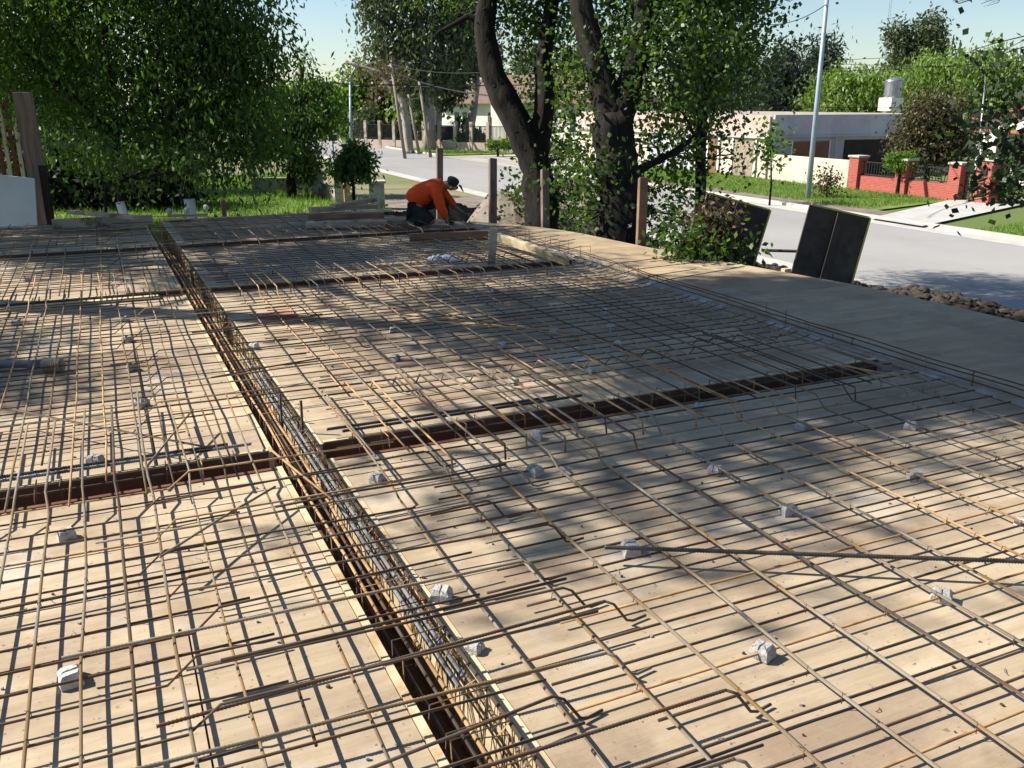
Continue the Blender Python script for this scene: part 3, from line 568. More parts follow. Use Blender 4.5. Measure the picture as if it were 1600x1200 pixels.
SP = [(112, 1066, 'notched concrete spacer low in the left corner, between the pale long bars', 1.25), (105, 842, 'white concrete spacer in front of the near cross trench at far left', 1.1), (150, 722, 'concrete spacer just behind the near cross trench, below the bent bars', 1.1), (222, 634, 'dark concrete spacer at the cranked bars of the second left bay', 1.1), (207, 578, 'shaded concrete spacer third in the row beside the cranked bars, left bay', 1.1), (200, 534, 'shaded concrete spacer second in the row beside the cranked bars, left bay', 1.1), (196, 502, 'shaded concrete spacer first in the row nearest the middle trench, left bay', 1.1), (25, 508, 'shaded concrete spacer at the left photo edge, behind the grey pipe', 1.1), (90, 418, 'concrete spacer on the sun patch in the third left bay', 1.1), (132, 428, 'concrete spacer right of its sunlit neighbour in the third left bay', 1.1), (42, 440, 'concrete spacer left of its sunlit neighbour in the third left bay', 1.1), (590, 752, 'bright white concrete spacer right of the long beam, before the near cross trench', 1.1), (690, 936, 'wire-wrapped white spacer at the lip of the long beam, lower middle', 1.15), (742, 1016, 'half hidden concrete spacer at the lip of the long beam, below the wire-wrapped one', .9), (1190, 1026, 'white concrete spacer in the sunny lower right, beside the orange bar', 1.1), (1470, 938, 'tall white concrete spacer with crumbs beside it, lower right', 1.15), (985, 864, 'concrete spacer under the tip of the thick dark loose bar', 1.2), (1600, 822, 'concrete spacer cut off by the right photo edge', 1.1), (1232, 803, 'concrete spacer just above the middle of the thick dark loose bar', 1.1), (1118, 740, 'concrete spacer on sunlit plywood right of the shadow patch in the near right bay', 1.0), (1430, 750, 'white concrete spacer at the border of shade and sun, far right of the near bay', 1.1), (1252, 670, 'small concrete spacer in shade below the hooked bars, near right bay', 1.0), (1422, 670, 'small concrete spacer in deep shade at the right of the near bay', 1.0), (835, 742, 'blue-grey concrete spacer in the shadow patch left of the near right bay', 1.15), (838, 686, 'concrete spacer against the near lip of the near cross trench', 1.1), (1092, 640, 'concrete spacer at the near lip of the near cross trench, right half', 1.0), (922, 584, 'concrete spacer right of the rusty rods, in sun', 1.0), (617, 562, 'shaded concrete spacer left in the second right bay', 1.0), (785, 543, 'bright concrete spacer below the rusty rod bundle', 1.0), (802, 600, 'concrete spacer between the rusty bundle and the near cross trench', 1.0), (397, 545, 'white concrete spacer beside the long beam in the second right bay', 1.0), (615, 518, 'concrete spacer behind the left end of the rusty bundle', 1.0), (865, 522, 'concrete spacer at the right end of the rusty bundle beside a green leaf', 1.0), (945, 489, 'shaded concrete spacer farthest of three near the mortar strip', 1.0), (955, 514, 'shaded concrete spacer middle of three near the mortar strip', 1.0), (965, 541, 'shaded concrete spacer nearest of three near the mortar strip', 1.0), (1105, 524, 'shaded concrete spacer right before the mortar strip', 1.0), (700, 462, 'concrete spacer just in front of the middle cross trench', 1.0), (772, 458, 'concrete spacer right of another before the middle cross trench', 1.0)]
for i, (x, y, lab, sc) in enumerate(SP):
    o = protos[i] if i < 3 else protos[i % 3].copy()
    if i >= 3: COL.objects.link(o)
    p = G(x, y, 0); o.location = (p.x, p.y, .001); o.rotation_euler = (0, 0, U(0, 6.28)); sc *= .82; o.scale = (sc, sc, sc*U(.9, 1.15)); tag(o, lab, 'spacer', 'concrete spacers under the rebar')
# ------------------------------------------------------------------ timber and litter on the deck
def board(name, a, b, za, zb, wd, ht, m, label, roll=0, cat='plank', over=0):
    A = G(*a, za); B = G(*b, zb); o = MB().beam(A, B, wd, ht, roll=roll).build(name, m, bevel=.004); return tag(o, label, cat)
board('plank', (478, 351), (606, 349), .07, .07, .16, .09, M['wood'], 'long grey plank, front one of the stack at the back of the deck')
board('plank', (482, 338), (600, 336), .11, .11, .15, .07, M['woodr'], 'brownish plank second in the stack at the back of the deck')
board('plank', (484, 328), (588, 322), .15, .15, .14, .07, M['wood'], 'grey plank third in the stack at the back of the deck')
board('plank', (520, 322), (585, 312), .2, .22, .14, .06, M['wood'], 'short plank slanting on top of the stack at the back of the deck')
board('plank', (600, 354), (645, 352), .06, .06, .14, .08, M['woodr'], 'short dark plank at the knees of the kneeling worker')
board('plank', (640, 372), (762, 367), .05, .06, .05, .12, M['woodr'], 'reddish plank on edge in front of the kneeling worker')
board('plank', (778, 370), (886, 408), .14, .06, .06, .10, M['pale'], 'sunlit timber lying slantwise with a sawn end toward the mortar strip', roll=.15)  # pale timber colour stands in for sunlight on this plank
p = G(770, 411, 0); o = MB().box((p.x, p.y, .20), (.085, .045, .40), rz=-.4, rot=Matrix.Rotation(-.3, 3, 'Z') @ Matrix.Rotation(.08, 3, 'Y')).build('timber_stub', M['wood'], bevel=.004); tag(o, 'short upright timber stub standing by the slanting sunlit timber', 'timber')
o = MB().beam(G(82, 350, .12), G(238, 343, .13), .1, .13).build('plank', M['wood'], bevel=.004); tag(o, 'thick grey plank along the back deck edge, right of the leaning post', 'plank')
o = MB().beam(G(110, 331, .26), G(215, 340, .24), .12, .05).build('plank', M['wood'], bevel=.004); tag(o, 'thin plank resting slantwise on the thick one at the back left', 'plank')
o = MB().beam((-2.6, 8.86, .02), (.36, 8.86, .02), .09, .022).build('board', M['pale'], bevel=.003); tag(o, 'pale sunlit board laid along the middle cross trench at left', 'board')
o = MB().beam(G(262, 337, .03), G(324, 336, .03), .06, .05).build('plank', M['pale'], bevel=.003); tag(o, 'small pale offcut at the back edge by the limewashed trunk', 'plank')
for x, y, lab in ((265, 334, 'white stone at the left end of the small pale offcut'), (292, 333, 'white stone in the middle of the small pale offcut'), (322, 328, 'white stone standing at the right end of the small pale offcut')):
    p = G(x, y, .06); mb = MB(); mb.lathe((p.x, p.y, .05), [(.02, 0), (.05, .03), (.045, .07), (.015, .10)], 7); tag(mb.build('stone', M['conc']), lab, 'stone')
p = G(352, 335, 0); o = MB().box((p.x, p.y+.15, .02), (.07, .06, .4)).build('stake', M['woodr']); tag(o, 'short wooden stake against the shaded grass behind the deck', 'stake')
# crumpled plastic and pipe
mb = MB(); c = G(692, 402, .05); vs = []; fs = []
for j in range(7):
    for i in range(18):
        u = i/17*2-1; a = j/6*math.pi; r = .065*(1-abs(u)**3)*U(.7, 1.2); vs.append(c+RT*(u*.22)+Vector((RT.y*-1, RT.x, 0))*(math.cos(a)*r*1.4)+Vector((0, 0, -.045+math.sin(a)*r*1.1)))
for j in range(6):
    for i in range(17): a = j*18+i; fs.append((a, a+1, a+19, a+18))
tag(mb.add(vs, fs).build('plastic_bag', M['plast']), 'crumpled white plastic bag lying on the rebar before the far planks', 'bag')
p0 = G(-60, 566, .05); p1 = G(70, 570, .05); t = thing('grey_pipe', 'dusty grey pipe with a pale ribbed socket, at the left edge of the deck', 'pipe', p1); d = (p1-p0)
mb = MB(); mb.tube([p0, p1], .028, 12); mb.build('tube', M['pvc'], t, smooth=True)
mb = MB(); mb.tube([p1+d*(k*.012-.01) for k in range(20)], [.045+(.006 if k % 2 else 0)-(.02 if k > 17 else 0) for k in range(20)], 12); mb.build('socket', M['mortar'], t)
# wire clippings, twigs, chips and dust of the site
mb = MB()
for _ in range(150):
    q = random.random(); x = U(-1.4, 4.6); y = 1+U(0, 1)**1.6*6.5
    if abs(x-xm(y)) < .16 or any(a-.05 < y < b+.05 for a, b in BX): continue
    a = U(0, 6.28); L = U(.02, .07); k = U(-1.6, 1.6); P = []
    for i in range(5): P.append((x, y, .0025+.004*(i % 4 == 2))); x += math.cos(a)*L/4; y += math.sin(a)*L/4; a += k*.4
    mb.tube(P, U(.0009, .0016), 3, mi=random.choice([0, 0, 1]))
for _ in range(420):
    x = U(-1.4, 4.6); y = 1+U(0, 1)**1.6*6
    if abs(x-xm(y)) < .16 or any(a-.05 < y < b+.05 for a, b in BX): continue
    s = U(.003, .011); mb.box((x, y, s*.35), (s, s*U(.6, 1.5), s*.7), rz=U(0, 3), mi=random.choice([2, 2, 0]))
struct(mb.build('site_litter', [M['wire'], M['rust'], M['conc']]), 'stuff')
p = G(885, 528, .075); mb = MB(); mb.add([p, p+Vector((.06, .03, .01)), p+Vector((.12, .0, 0)), p+Vector((.06, -.035, .005))], [(0, 1, 2, 3)]); o = mb.build('leaf', LF['bright']); tag(o, 'single fresh green leaf lying on the rebar', 'leaf')
# ------------------------------------------------------------------ leaning panels, posts, earth heaps by the deck edge
def form_panel(c, wd, ht, roll, label):
    R = Matrix((RT, Vector((-RT.y, RT.x, 0)), Vector((0, 0, 1)))).transposed() @ Matrix.Rotation(roll, 3, 'Y') @ Matrix.Rotation(-.12, 3, 'X'); c = Vector(c); t = thing('form_panel', label, 'formwork panel', c, 'dark formwork panels leaning past the deck edge')
    MB().box(c, (wd, .02, ht), rot=R).build('face', M['panel'], t)
    for k in (-1, 1): MB().box(c+R @ Vector((k*(wd/2+.011), 0, 0)), (.02, .03, ht+.02), rot=R).build('edge_batten', M['edge'] if k > 0 else M['panel'], t)
    MB().box(c+R @ Vector((0, 0, ht/2+.011)), (wd-.002, .028, .02), rot=R).build('edge_batten', M['edge'], t)
    MB().box(c+R @ Vector((0, -.03, 0)), (.07, .036, ht*.98), rot=R).build('rib', M['panel'], t); return t
D1 = 10.4; form_panel(at(1285, 431, D1), .70, 1.50, .215, 'black formwork panel with yellow edges, right one, leaning by the bare deck edge')
form_panel(at(1128, 405, 11.2), .80, 1.45, .26, 'black formwork panel half hidden by the dry brown bush')
tag(MB().tube([at(1190, 391, 10.9), at(1260, 393, 10.7)], .018, 8).build('rail_tube', M['rail']), 'thin horizontal tube between the two black formwork panels', 'tube')
pp = at(1227, 428, 10.0); tag(MB().box((pp.x+.05, pp.y+.05, pp.z-.5), (.09, .07, 1.1)).build('timber_block', M['pale'], bevel=.004), 'pale yellow timber block beside the right black formwork panel', 'timber')
def post(x, yt, yb, D, wd, m, label, mm='fence_post'):
    b = at(x[1], yb, D); tp = at(x[0], yt, D); mb = MB(); d = (tp-b); bb = b-d.normalized()*(abs(b.z-GZ)+.02)
    mb.beam(bb, tp, wd, wd*.8, roll=.3); return tag(mb.build(mm, m, bevel=.006), label, 'post', 'wooden posts along the plot edge')
post((770, 770), 248, 350, 13.9, .115, M['post'], 'dark wooden post right of the orange worker')
post((851, 852), 265, 356, 13.2, .11, M['post'], 'pale grey wooden post in front of the leaning trunk')
post((1005, 1001), 278, 384, 11.6, .115, M['woodr'], 'reddish wooden post in front of the thick forked trunk')
post((687, 687), 232, 300, 17.5, .12, M['post'], 'dark wooden post rising behind the orange worker')
b = at(66, 352, 17.0); tp = at(44, 150, 17.0); R = Matrix((RT, Vector((-RT.y, RT.x, 0)), Vector((0, 0, 1)))).transposed(); o = MB().box((b+tp)/2-Vector((0, 0, .8)), (.34, .08, (tp-b).length+1.6), rot=R @ Matrix.Rotation(-.02, 3, 'Y')).build('leaning_post', M['post'], bevel=.01); tag(o, 'wide rough upright board at the back left corner of the deck', 'post')
o = MB().box((at(73, 305, 16.8)-Vector((0, 0, .8))), (.14, .06, 1.1+1.6), rot=R).build('leaning_post', M['bark'], bevel=.006); tag(o, 'short dark upright board just right of the wide rough one', 'post')
R = Matrix((RT, Vector((-RT.y, RT.x, 0)), Vector((0, 0, 1)))).transposed(); c = at(14, 317, 16.6); o = MB().box(c, (1.0, .03, 1.0), rot=R @ Matrix.Rotation(.1, 3, 'Y')).build('blue_sheet', M['bluep']); tag(o, 'pale blue sheet standing upright at the left photo edge', 'sheet')
t = thing('slatted_gate', 'red slatted gate behind leaves at the left photo edge', 'gate', at(5, 330, 26)); c0 = at(5, 200, 26)
for k in range(7): q = at(-40+k*10, 172, 26); MB().box((q.x, q.y, (q.z+GZ)/2+.6), (.10, .06, q.z-GZ+1.2), rz=-YAW).build('slat', M['redslat'] if k % 2 else M['pink'], t)
heightfield('dirt_heap', (7.9, 15.6), 2.8, 1.6, 1.75, .6, M['dirt'], 'grey dirt heap beyond the deck, right of the orange worker', 'dirt heap', seed=3, rough=.08)
heightfield('dirt_heap', (7.7, 21.0), 2.6, 1.0, .95, -.25, M['soil'], 'dark earth ridge behind the orange worker, left of the road', 'dirt heap', seed=11, rough=.09)
heightfield('dirt_heap', (9.2, 11.6), 2.0, 1.6, .75, .2, M['dirt'], 'low dirt heap under the two thick trunks', 'dirt heap', seed=5, rough=.1)
heightfield('dirt_heap', (7.95, 6.1), .9, 5.6, 1.33, 0, M['soil'], 'long ridge of shade darkened clods between the bare deck edge and the road', 'dirt heap', nx=50, ny=220, seed=17, rough=.1, pw=.2, clods=4000, nz=.1)
# low walls and piers at the back
def pier(x, yb, wd, h, label, cap=True, m='wood'):
    p = G(x, yb); t = thing('low_pier', label, 'pier', p, 'low grey piers behind the deck'); MB().box((p.x, p.y, GZ+h/2), (wd, wd, h), rz=-.3).build('shaft', M['mortar'], t, bevel=.01); MB().box((p.x, p.y, GZ+h+.04), (wd+.12, wd+.12, .08), rz=-.3).build('cap', M['kerb'], t, bevel=.01)
pier(536, 320, .5, 1.1, 'low grey pier with a cap, by the small leafy shrub'); pier(590, 326, .5, .85, 'low grey pier with a flat cap left of the orange worker'); pier(497, 308, .45, .85, 'low grey pier at the end of the low garden wall')
a = G(395, 302); b = G(492, 302); tag(MB().beam((a.x, a.y, GZ+.3), (b.x, b.y, GZ+.3), .2, .6).build('garden_wall', M['mortar'], bevel=.01), 'low grey garden wall behind the shaded grass', 'wall')
a = G(500, 306); b = G(536, 318); tag(MB().beam((a.x, a.y, GZ+.25), (b.x, b.y, GZ+.25), .15, .5).build('garden_wall', M['mortar'], bevel=.01), 'short slanting wall between two low grey piers', 'wall')
p = G(533, 322); tag(MB().box((p.x, p.y-.7, GZ+.7), (.1, .1, 1.2)).build('stake', M['rust']), 'rust brown stake in front of the capped grey pier', 'stake')
# ------------------------------------------------------------------ the worker
def skin(name, chains, mat, parent, sub=2, root=0):
    vs = []; es = []; rs = []; key = {}
    def vid(p, r):
        k = tuple(round(c, 4) for c in p)
        if k not in key: key[k] = len(vs); vs.append(p); rs.append(r)
        return key[k]
    for ch in chains:
        prev = None
        for p in ch:
            i = vid(p[:3], p[3:])
            if prev is not None and prev != i: es.append((prev, i))
            prev = i
    me = bpy.data.meshes.new(name+'_cage'); me.from_pydata(vs, es, []); o = bpy.data.objects.new(name+'_tmp', me); COL.objects.link(o); o.modifiers.new('skin', 'SKIN'); sb = o.modifiers.new('sub', 'SUBSURF'); sb.levels = sub; sb.render_levels = sub
    sv = me.skin_vertices[0].data
    for i, r in enumerate(rs): sv[i].radius = (r[0], r[1] if len(r) > 1 else r[0])
    sv[root].use_root = True
    dg = bpy.context.evaluated_depsgraph_get(); dg.update(); m2 = bpy.data.meshes.new_from_object(o.evaluated_get(dg)); bpy.data.objects.remove(o); m2.name = name
    if name in ('sweatshirt', 'trousers'):
        from mathutils import noise as NZ
        for v in m2.vertices: v.co += v.normal*(NZ.noise(Vector((v.co.x*9, v.co.y*9, v.co.z*14)))*.016+NZ.noise(v.co*28)*.005)
    m2.materials.clear(); m2.materials.append(mat); m2.polygons.foreach_set('use_smooth', [True]*len(m2.polygons)); r = bpy.data.objects.new(name, m2); COL.objects.link(r); r.parent = parent; return r
pw = G(662, 353, 0)
man = thing('person', 'kneeling worker in an orange sweatshirt and dark cap, bent over tying rebar', 'person', (pw.x, pw.y, 0)); man.rotation_euler = (0, 0, -YAW)
pel = (-.14, 0, .30); sp1 = (-.06, 0, .44); ch = (.13, 0, .565); nk = (.29, 0, .60); 
def hand(wx, wy, wz, dx, dz, s):
    palm = (wx+dx*.05, wy, wz+dz*.05, .030, .018); out = [[(wx, wy, wz, .027), palm, (wx+dx*.09, wy, wz+dz*.09, .036, .015)]]
    for k in range(4):
        o = (k-1.5)*.018; L = (.07, .08, .075, .058)[k]; bx, bz = wx+dx*.09, wz+dz*.09
        out.append([(bx, wy, bz, .036, .015), (bx+dx*.02, wy+o, bz+dz*.02, .009), (bx+dx*L*.6+.012, wy+o, bz+dz*L*.6-.004, .0085), (bx+dx*L*.75+.03, wy+o, bz+dz*L*.75-.02, .007)])
    out.append([palm, (wx+dx*.06, wy+s*.035, wz+dz*.06, .011), (wx+dx*.10+.015, wy+s*.045, wz+dz*.10, .008)]); return out
hN = hand(.355, -.17, .125, .35, -.85, 1); hF = hand(.47, .13, .27, .75, -.55, -1)
body = [[(*pel, .13, .12), (*sp1, .12, .11), (*ch, .14, .13), (*nk, .065), (.345, 0, .60, .062), (.395, 0, .61, .09, .082), (.45, 0, .585, .094, .085), (.475, 0, .53, .065, .055)], [(.45, 0, .585, .094, .085), (.535, 0, .55, .017), ]]
body += [[(*ch, .14, .13), (.22, -.17, .55, .062), (.30, -.22, .33, .043), (.355, -.17, .125, .027)]]+hN+[[(*ch, .14, .13), (.24, .17, .55, .062), (.40, .2, .36, .043), (.47, .13, .27, .027)]]+hF
body += [[(*pel, .13, .12), (-.10, -.10, .25, .085), (.17, -.15, .085, .06), (-.05, -.15, .06, .05), (-.24, -.14, .055, .036), (-.27, -.14, .03, .03)], [(*pel, .13, .12), (-.08, .10, .28, .085), (.30, .15, .36, .06), (.32, .15, .2, .048), (.34, .15, .06, .036), (.43, .15, .035, .03)]]
skin('body', body, M['skin'], man)
skin('sweatshirt', [[(-.17, 0, .30, .18, .17), (-.08, 0, .45, .195, .19), (.11, 0, .56, .20, .195), (.25, 0, .60, .13, .13), (.33, 0, .605, .082, .078)], [(.11, 0, .56, .20, .195), (.20, -.19, .535, .10), (.265, -.235, .36, .082), (.31, -.205, .22, .068), (.345, -.178, .145, .05)], [(.11, 0, .56, .20, .195), (.23, .18, .555, .088), (.37, .205, .38, .07), (.425, .17, .315, .055), (.455, .145, .285, .045)]], M['orange'], man)
skin('trousers', [[(-.15, 0, .27, .15, .14), (-.10, -.10, .24, .11), (.15, -.14, .11, .095), (-.04, -.15, .09, .085), (-.20, -.14, .08, .065)], [(-.15, 0, .27, .15, .14), (-.08, .10, .28, .11), (.30, .15, .365, .08), (.32, .15, .2, .068), (.335, .15, .10, .056)]], M['trous'], man)
skin('boot', [[(-.22, -.14, .06, .05), (-.28, -.14, .05, .048), (-.29, -.14, .02, .04)]], M['boot'], man); skin('boot', [[(.335, .15, .08, .052), (.35, .15, .045, .05), (.46, .15, .04, .042)]], M['boot'], man)
capo = skin('cap', [[(.36, 0, .655, .07, .075), (.415, 0, .655, .098, .092), (.475, 0, .63, .095, .09), (.515, 0, .585, .068, .075)]], M['cap'], man)
mb = MB(); vs = []
for j in range(2):
    for i in range(9): a = -1.2+i*.3; vs.append((.512+math.cos(a)*.058+(.03 if j else 0), math.sin(a)*.075, .612-.03*math.cos(a)-(0 if not j else .02+.065*math.cos(a))))
fs = [(i, i+1, 10+i, 9+i) for i in range(8)]; o = mb.add(vs, fs).build('cap_brim', M['cap'], capo, local=True); sd = o.modifiers.new('solid', 'SOLIDIFY'); sd.thickness = .008
for s in (-1, 1): MB().lathe((.515, s*.034, .572), [(.004, -.008), (.009, 0), (.004, .008)], 8).build('eye', M['dark'], man, local=True); MB().lathe((.425, s*.09, .565), [(.008, -.02), (.02, 0), (.014, .02)], 8).build('ear', M['skin'], man, smooth=True, local=True)
MB().beam((.37, -.17, .03), (.47, -.12, .06), .02, .012).build('pliers', M['rail'], man, local=True)
# ------------------------------------------------------------------ houses and street
def quadw(mb, x0, x1, y0, y1, z0, z1, mi=0): mb.bx(x0, x1, y0, y1, z0, z1, mi)
HX = 28.2
t = thing('flat_roof_house', 'long flat roofed house with faded pink front and grey shaded side, across the road', 'house', (HX, 32, GZ))
m = MB(); m.bx(HX, 34, 33.6, 52, GZ, 1.2); m.build('wall', M['pink'], t)
MB().bx(HX-.16, HX-.002, 33.6, 52, .16, .30).build('ledge', M['kerb'], t)
MB().bx(HX-.012, HX-.001, 33.6, 52, GZ, .158).build('lower_wall', M['cream'], t)
m = MB(); m.bx(34.002, 39.9, 33.6, 50, GZ, 1.2); m.build('back_wall', M['pink'], t)
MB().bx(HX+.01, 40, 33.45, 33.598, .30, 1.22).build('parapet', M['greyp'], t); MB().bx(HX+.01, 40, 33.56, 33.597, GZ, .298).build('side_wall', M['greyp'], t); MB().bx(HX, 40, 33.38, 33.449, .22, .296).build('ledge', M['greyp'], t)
MB().bx(HX+.02, 39.9, 33.62, 51.9, 1.201, 1.21).build('roof_slab', M['mortar'], t)
for xa, xb, za, zb, mm in ((29.4, 31.6, -.95, .02, 'shut'), (32.6, 36.4, GZ, .05, 'dark'), (37.6, 39.2, -.9, .02, 'shut')):
    f = MB().bx(xa, xb, 33.50, 33.559, za, zb).build('window' if mm == 'shut' else 'porch_shade_panel', M[mm], t)  # porch recess is a flat panel, its shade put into the dark colour
    MB().bx(xa-.12, xb+.12, 33.46, 33.56, za-.1, za-.003).build('sill', M['greyp'], f)
for ya, yb, zb, mm in ((34.6, 36.2, .05, 'wood'), (37.4, 38.2, .02, 'shut'), (39.6, 43.6, .0, 'greyp'), (46, 48, -.1, 'shut')):
    d = MB().bx(HX-.05, HX-.013, ya, yb, GZ+.02, zb).build('door', M[mm], t); MB().bx(HX-.10, HX-.051, ya-.12, ya-.001, GZ, zb+.1).build('jamb', M['white'], d); MB().bx(HX-.10, HX-.051, yb+.001, yb+.12, GZ, zb+.1).build('jamb', M['white'], d)
MB().tube([(HX-.06, 33.7, 1.15), (HX-.06, 33.7, GZ)], .045, 8).build('downpipe', M['kerb'], t); MB().tube([(31.9, 33.4, .25), (31.9, 33.4, GZ)], .04, 8).build('downpipe', M['greyp'], t)
MB().bx(HX-.12, HX-.013, 38.6, 38.95, -.75, -.25).build('meter_box', M['rail'], t)
for xa, xb in ((29.4, 31.6), (37.6, 39.2)):
    m = MB()
    for k in range(9): zz = -.9+k*.1; m.bx(xa+.03, xb-.03, 33.485, 33.4995, zz, zz+.07)
    m.build('shutter_slats', M['shut'], t); MB().bx(xa-.07, xa-.001, 33.47, 33.559, -.95, .07).build('frame', M['white'], t); MB().bx(xb+.001, xb+.07, 33.47, 33.559, -.95, .07).build('frame', M['white'], t)
p = at(1393, 165, 54); t = thing('water_tank', 'steel water tank on a white plinth on the flat roof', 'water tank', (p.x, p.y, 1.27)); MB().box((p.x-.1, p.y, 1.27+.38), (.95, 1.0, .76)).build('plinth', M['white'], t); MB().lathe((p.x, p.y, 2.032), [(.5, 0), (.52, .05), (.52, .95), (.5, 1.0), (.3, 1.12), (.12, 1.16)], 20).build('drum', M['tank'], t, smooth=False)
tag(MB().bx(HX-.2, HX, 28.3, 33.37, GZ, -.5).build('front_wall', M['cream'], bevel=.02), 'low cream garden wall between the pink house and the brick pillars', 'wall')
# brick front fence
def bpier(y, h, wd, label, box=False):
    t = thing('brick_pillar', label, 'pillar', (HX-.1, y, GZ), 'red brick pillars of the front fence'); MB().box((HX-.1, y, GZ+h/2), (wd, wd, h)).build('shaft', M['brick'], t)
    MB().box((HX-.1, y, GZ+h+.04), (wd+.1, wd+.1, .08)).build('cap', M['kerb'], t, bevel=.01)
    if box: MB().bx(HX-.1-wd/2-.05, HX-.1-wd/2-.001, y-.12, y+.12, GZ+h*.68, GZ+h*.68+.26).build('letter_box', M['rail'], t)
bpier(28.05, 1.28, .5, 'red brick pillar leftmost, against the cream garden wall'); bpier(25.6, 1.28, .5, 'red brick pillar between the two railings'); bpier(23.2, 1.28, .5, 'red brick pillar at the left of the garden gate'); bpier(21.95, 1.48, .62, 'tall red brick pillar with a letter box, right of the garden gate', True); bpier(18.2, 1.3, .5, 'red brick pillar at the right photo edge')
for (a, b), lab in (((25.86, 27.79), 'left'), ((23.46, 25.34), 'right')):
    t = thing('brick_railing', 'low red brick wall with dark railing, %s one between the brick pillars' % lab, 'fence', (HX-.1, (a+b)/2, GZ), 'brick and railing panels of the front fence'); MB().bx(HX-.22, HX+.02, a, b, GZ, GZ+.58).build('base_wall', M['brick'], t)
    r = MB(); r.bx(HX-.12, HX-.08, a, b, GZ+1.10, GZ+1.14); r.bx(HX-.12, HX-.08, a, b, GZ+.62, GZ+.66)
    for k in range(14): yy = a+(b-a)*(k+.5)/14; r.bx(HX-.11, HX-.09, yy-.01, yy+.01, GZ+.66, GZ+1.10)
    r.build('railing', M['rail'], t)
t = thing('garden_gate', 'dark iron garden gate between two brick pillars', 'gate', (HX-.1, 22.6, GZ)); r = MB(); r.bx(HX-.12, HX-.08, 22.3, 22.92, GZ+1.0, GZ+1.04); r.bx(HX-.12, HX-.08, 22.3, 22.92, GZ+.15, GZ+.19)
for k in range(6): yy = 22.34+k*.11; r.bx(HX-.11, HX-.09, yy-.01, yy+.01, GZ+.19, GZ+1.0)
r.build('grille', M['rail'], t)
# gabled white house at the right edge
t = thing('gabled_house', 'white house with a red tiled roof behind leaves at the right photo edge', 'house', (38, 22, GZ)); MB().bx(36, 46, 17, 29, GZ, 1.0).build('wall', M['white'], t)
m = MB(); m.add([(35.6, 16.6, .95), (35.6, 29.4, .95), (46, 29.4, .95), (46, 16.6, .95), (35.6, 23, 2.3), (46, 23, 2.3)], [(0, 4, 5, 3), (1, 2, 5, 4)]); rf = m.build('roof', M['tile'], t); sd = rf.modifiers.new('solid', 'SOLIDIFY'); sd.thickness = .12
MB().add([(35.998, 17, 1.0), (35.998, 29, 1.0), (35.998, 23, 2.2)], [(0, 2, 1)]).build('gable', M['white'], t); MB().bx(37.5, 38.2, 26.0, 26.7, 1.2, 2.5).build('chimney', M['brick'], rf)
for ya, yb in ((18.2, 20), (22.5, 24.6), (26.4, 28)): MB().bx(35.95, 35.999, ya, yb, -.9, .3).build('window', M['dark'], t)
MB().bx(34.2, 35.99, 17, 28, .55, .65).build('porch_roof', M['tile'], t)
# street poles
def poleo(name, a, b, r0, r1, m, label, cat='pole', group=None, lamp=None):
    t = thing(name, label, cat, a, group); MB().tube([a, Vector(a).lerp(Vector(b), .5), b], [r0, (r0+r1)/2, r1], 10).build('shaft', m, t, smooth=True); return t
b = G(1262, 312); b.z = GZ; dirv = at(1292, 0, (b-EYE).dot(FW))-at(1262, 312, (b-EYE).dot(FW)); tp = b+dirv*1.35; t = poleo('street_pole', b, tp, .10, .07, M['polem'], 'tall blue grey steel pole across the road, before the flat roofed house', 'pole')
MB().tube([b+dirv*1.0, b+dirv*1.0+Vector((.3, .3, .05))], .03, 6).build('bracket', M['rail'], t); polB = b+dirv*.98
p = G(549, 229); tp = at(547, 128, (p-EYE).dot(FW)); t = poleo('lamp_post', (p.x, p.y, GZ), tp, .16, .09, M['polem'], 'slim steel lamp post with a curved arm, by the corner grass', 'lamp post'); k = (p-EYE).dot(FW)/FPX
MB().tube([tp, tp+RT*(2*k)+Vector((0, 0, 10*k)), tp+RT*(9*k)+Vector((0, 0, 20*k)), tp+RT*(26*k)+Vector((0, 0, 25*k)), tp+RT*(52*k)+Vector((0, 0, 31*k))], [.09, .08, .07, .06, .06], 8).build('arm', M['polem'], t, smooth=True); MB().beam(tp+RT*(50*k)+Vector((0, 0, 31*k)), tp+RT*(84*k)+Vector((0, 0, 38*k)), .3, .12).build('lamp_head', M['tank'], t, bevel=.03)
tips = []
for xb, yb, xt, yt, lab in ((633, 248, 611, 100, 'leaning wooden utility pole, tallest and left of the three by the corner'), (655, 241, 638, 148, 'leaning wooden utility pole, shortest and middle of the three by the corner'), (673, 246, 655, 128, 'leaning wooden utility pole, right of the three by the corner')):
    p = G(xb, yb); q = at(xt, yt, (p-EYE).dot(FW)); tips.append(q); t = poleo('utility_pole', (p.x, p.y, GZ), q, .11, .08, M['polew'], lab, 'utility pole', 'leaning utility poles at the street corner')
    MB().beam(q-Vector((.6, .1, .25)), q+Vector((.6, -.1, -.25)), .09, .1).build('crossarm', M['polew'], t)
p = at(474, 250, 36); q = at(468, 95, 36); p.z = GZ; poleo('utility_pole', p, q, .13, .09, M['polew'], 'slender pole rising out of the dark tree at the left', 'utility pole')
p = at(1530, 260, 34); q = at(1540, 120, 34); p.z = GZ; poleo('garden_pole', p, q, .04, .03, M['tank'], 'thin pale pole in front of the white gabled house', 'pole')
p = at(1378, 150, 160); q = at(1398, -60, 160); p.z = GZ; t = thing('radio_mast', 'very thin lattice radio mast against the sky on the right', 'mast', p); m = MB()
for k in range(3): o = Vector((math.cos(k*2.1), math.sin(k*2.1), 0))*.22; m.tube([p+o, q+o], .035, 4)
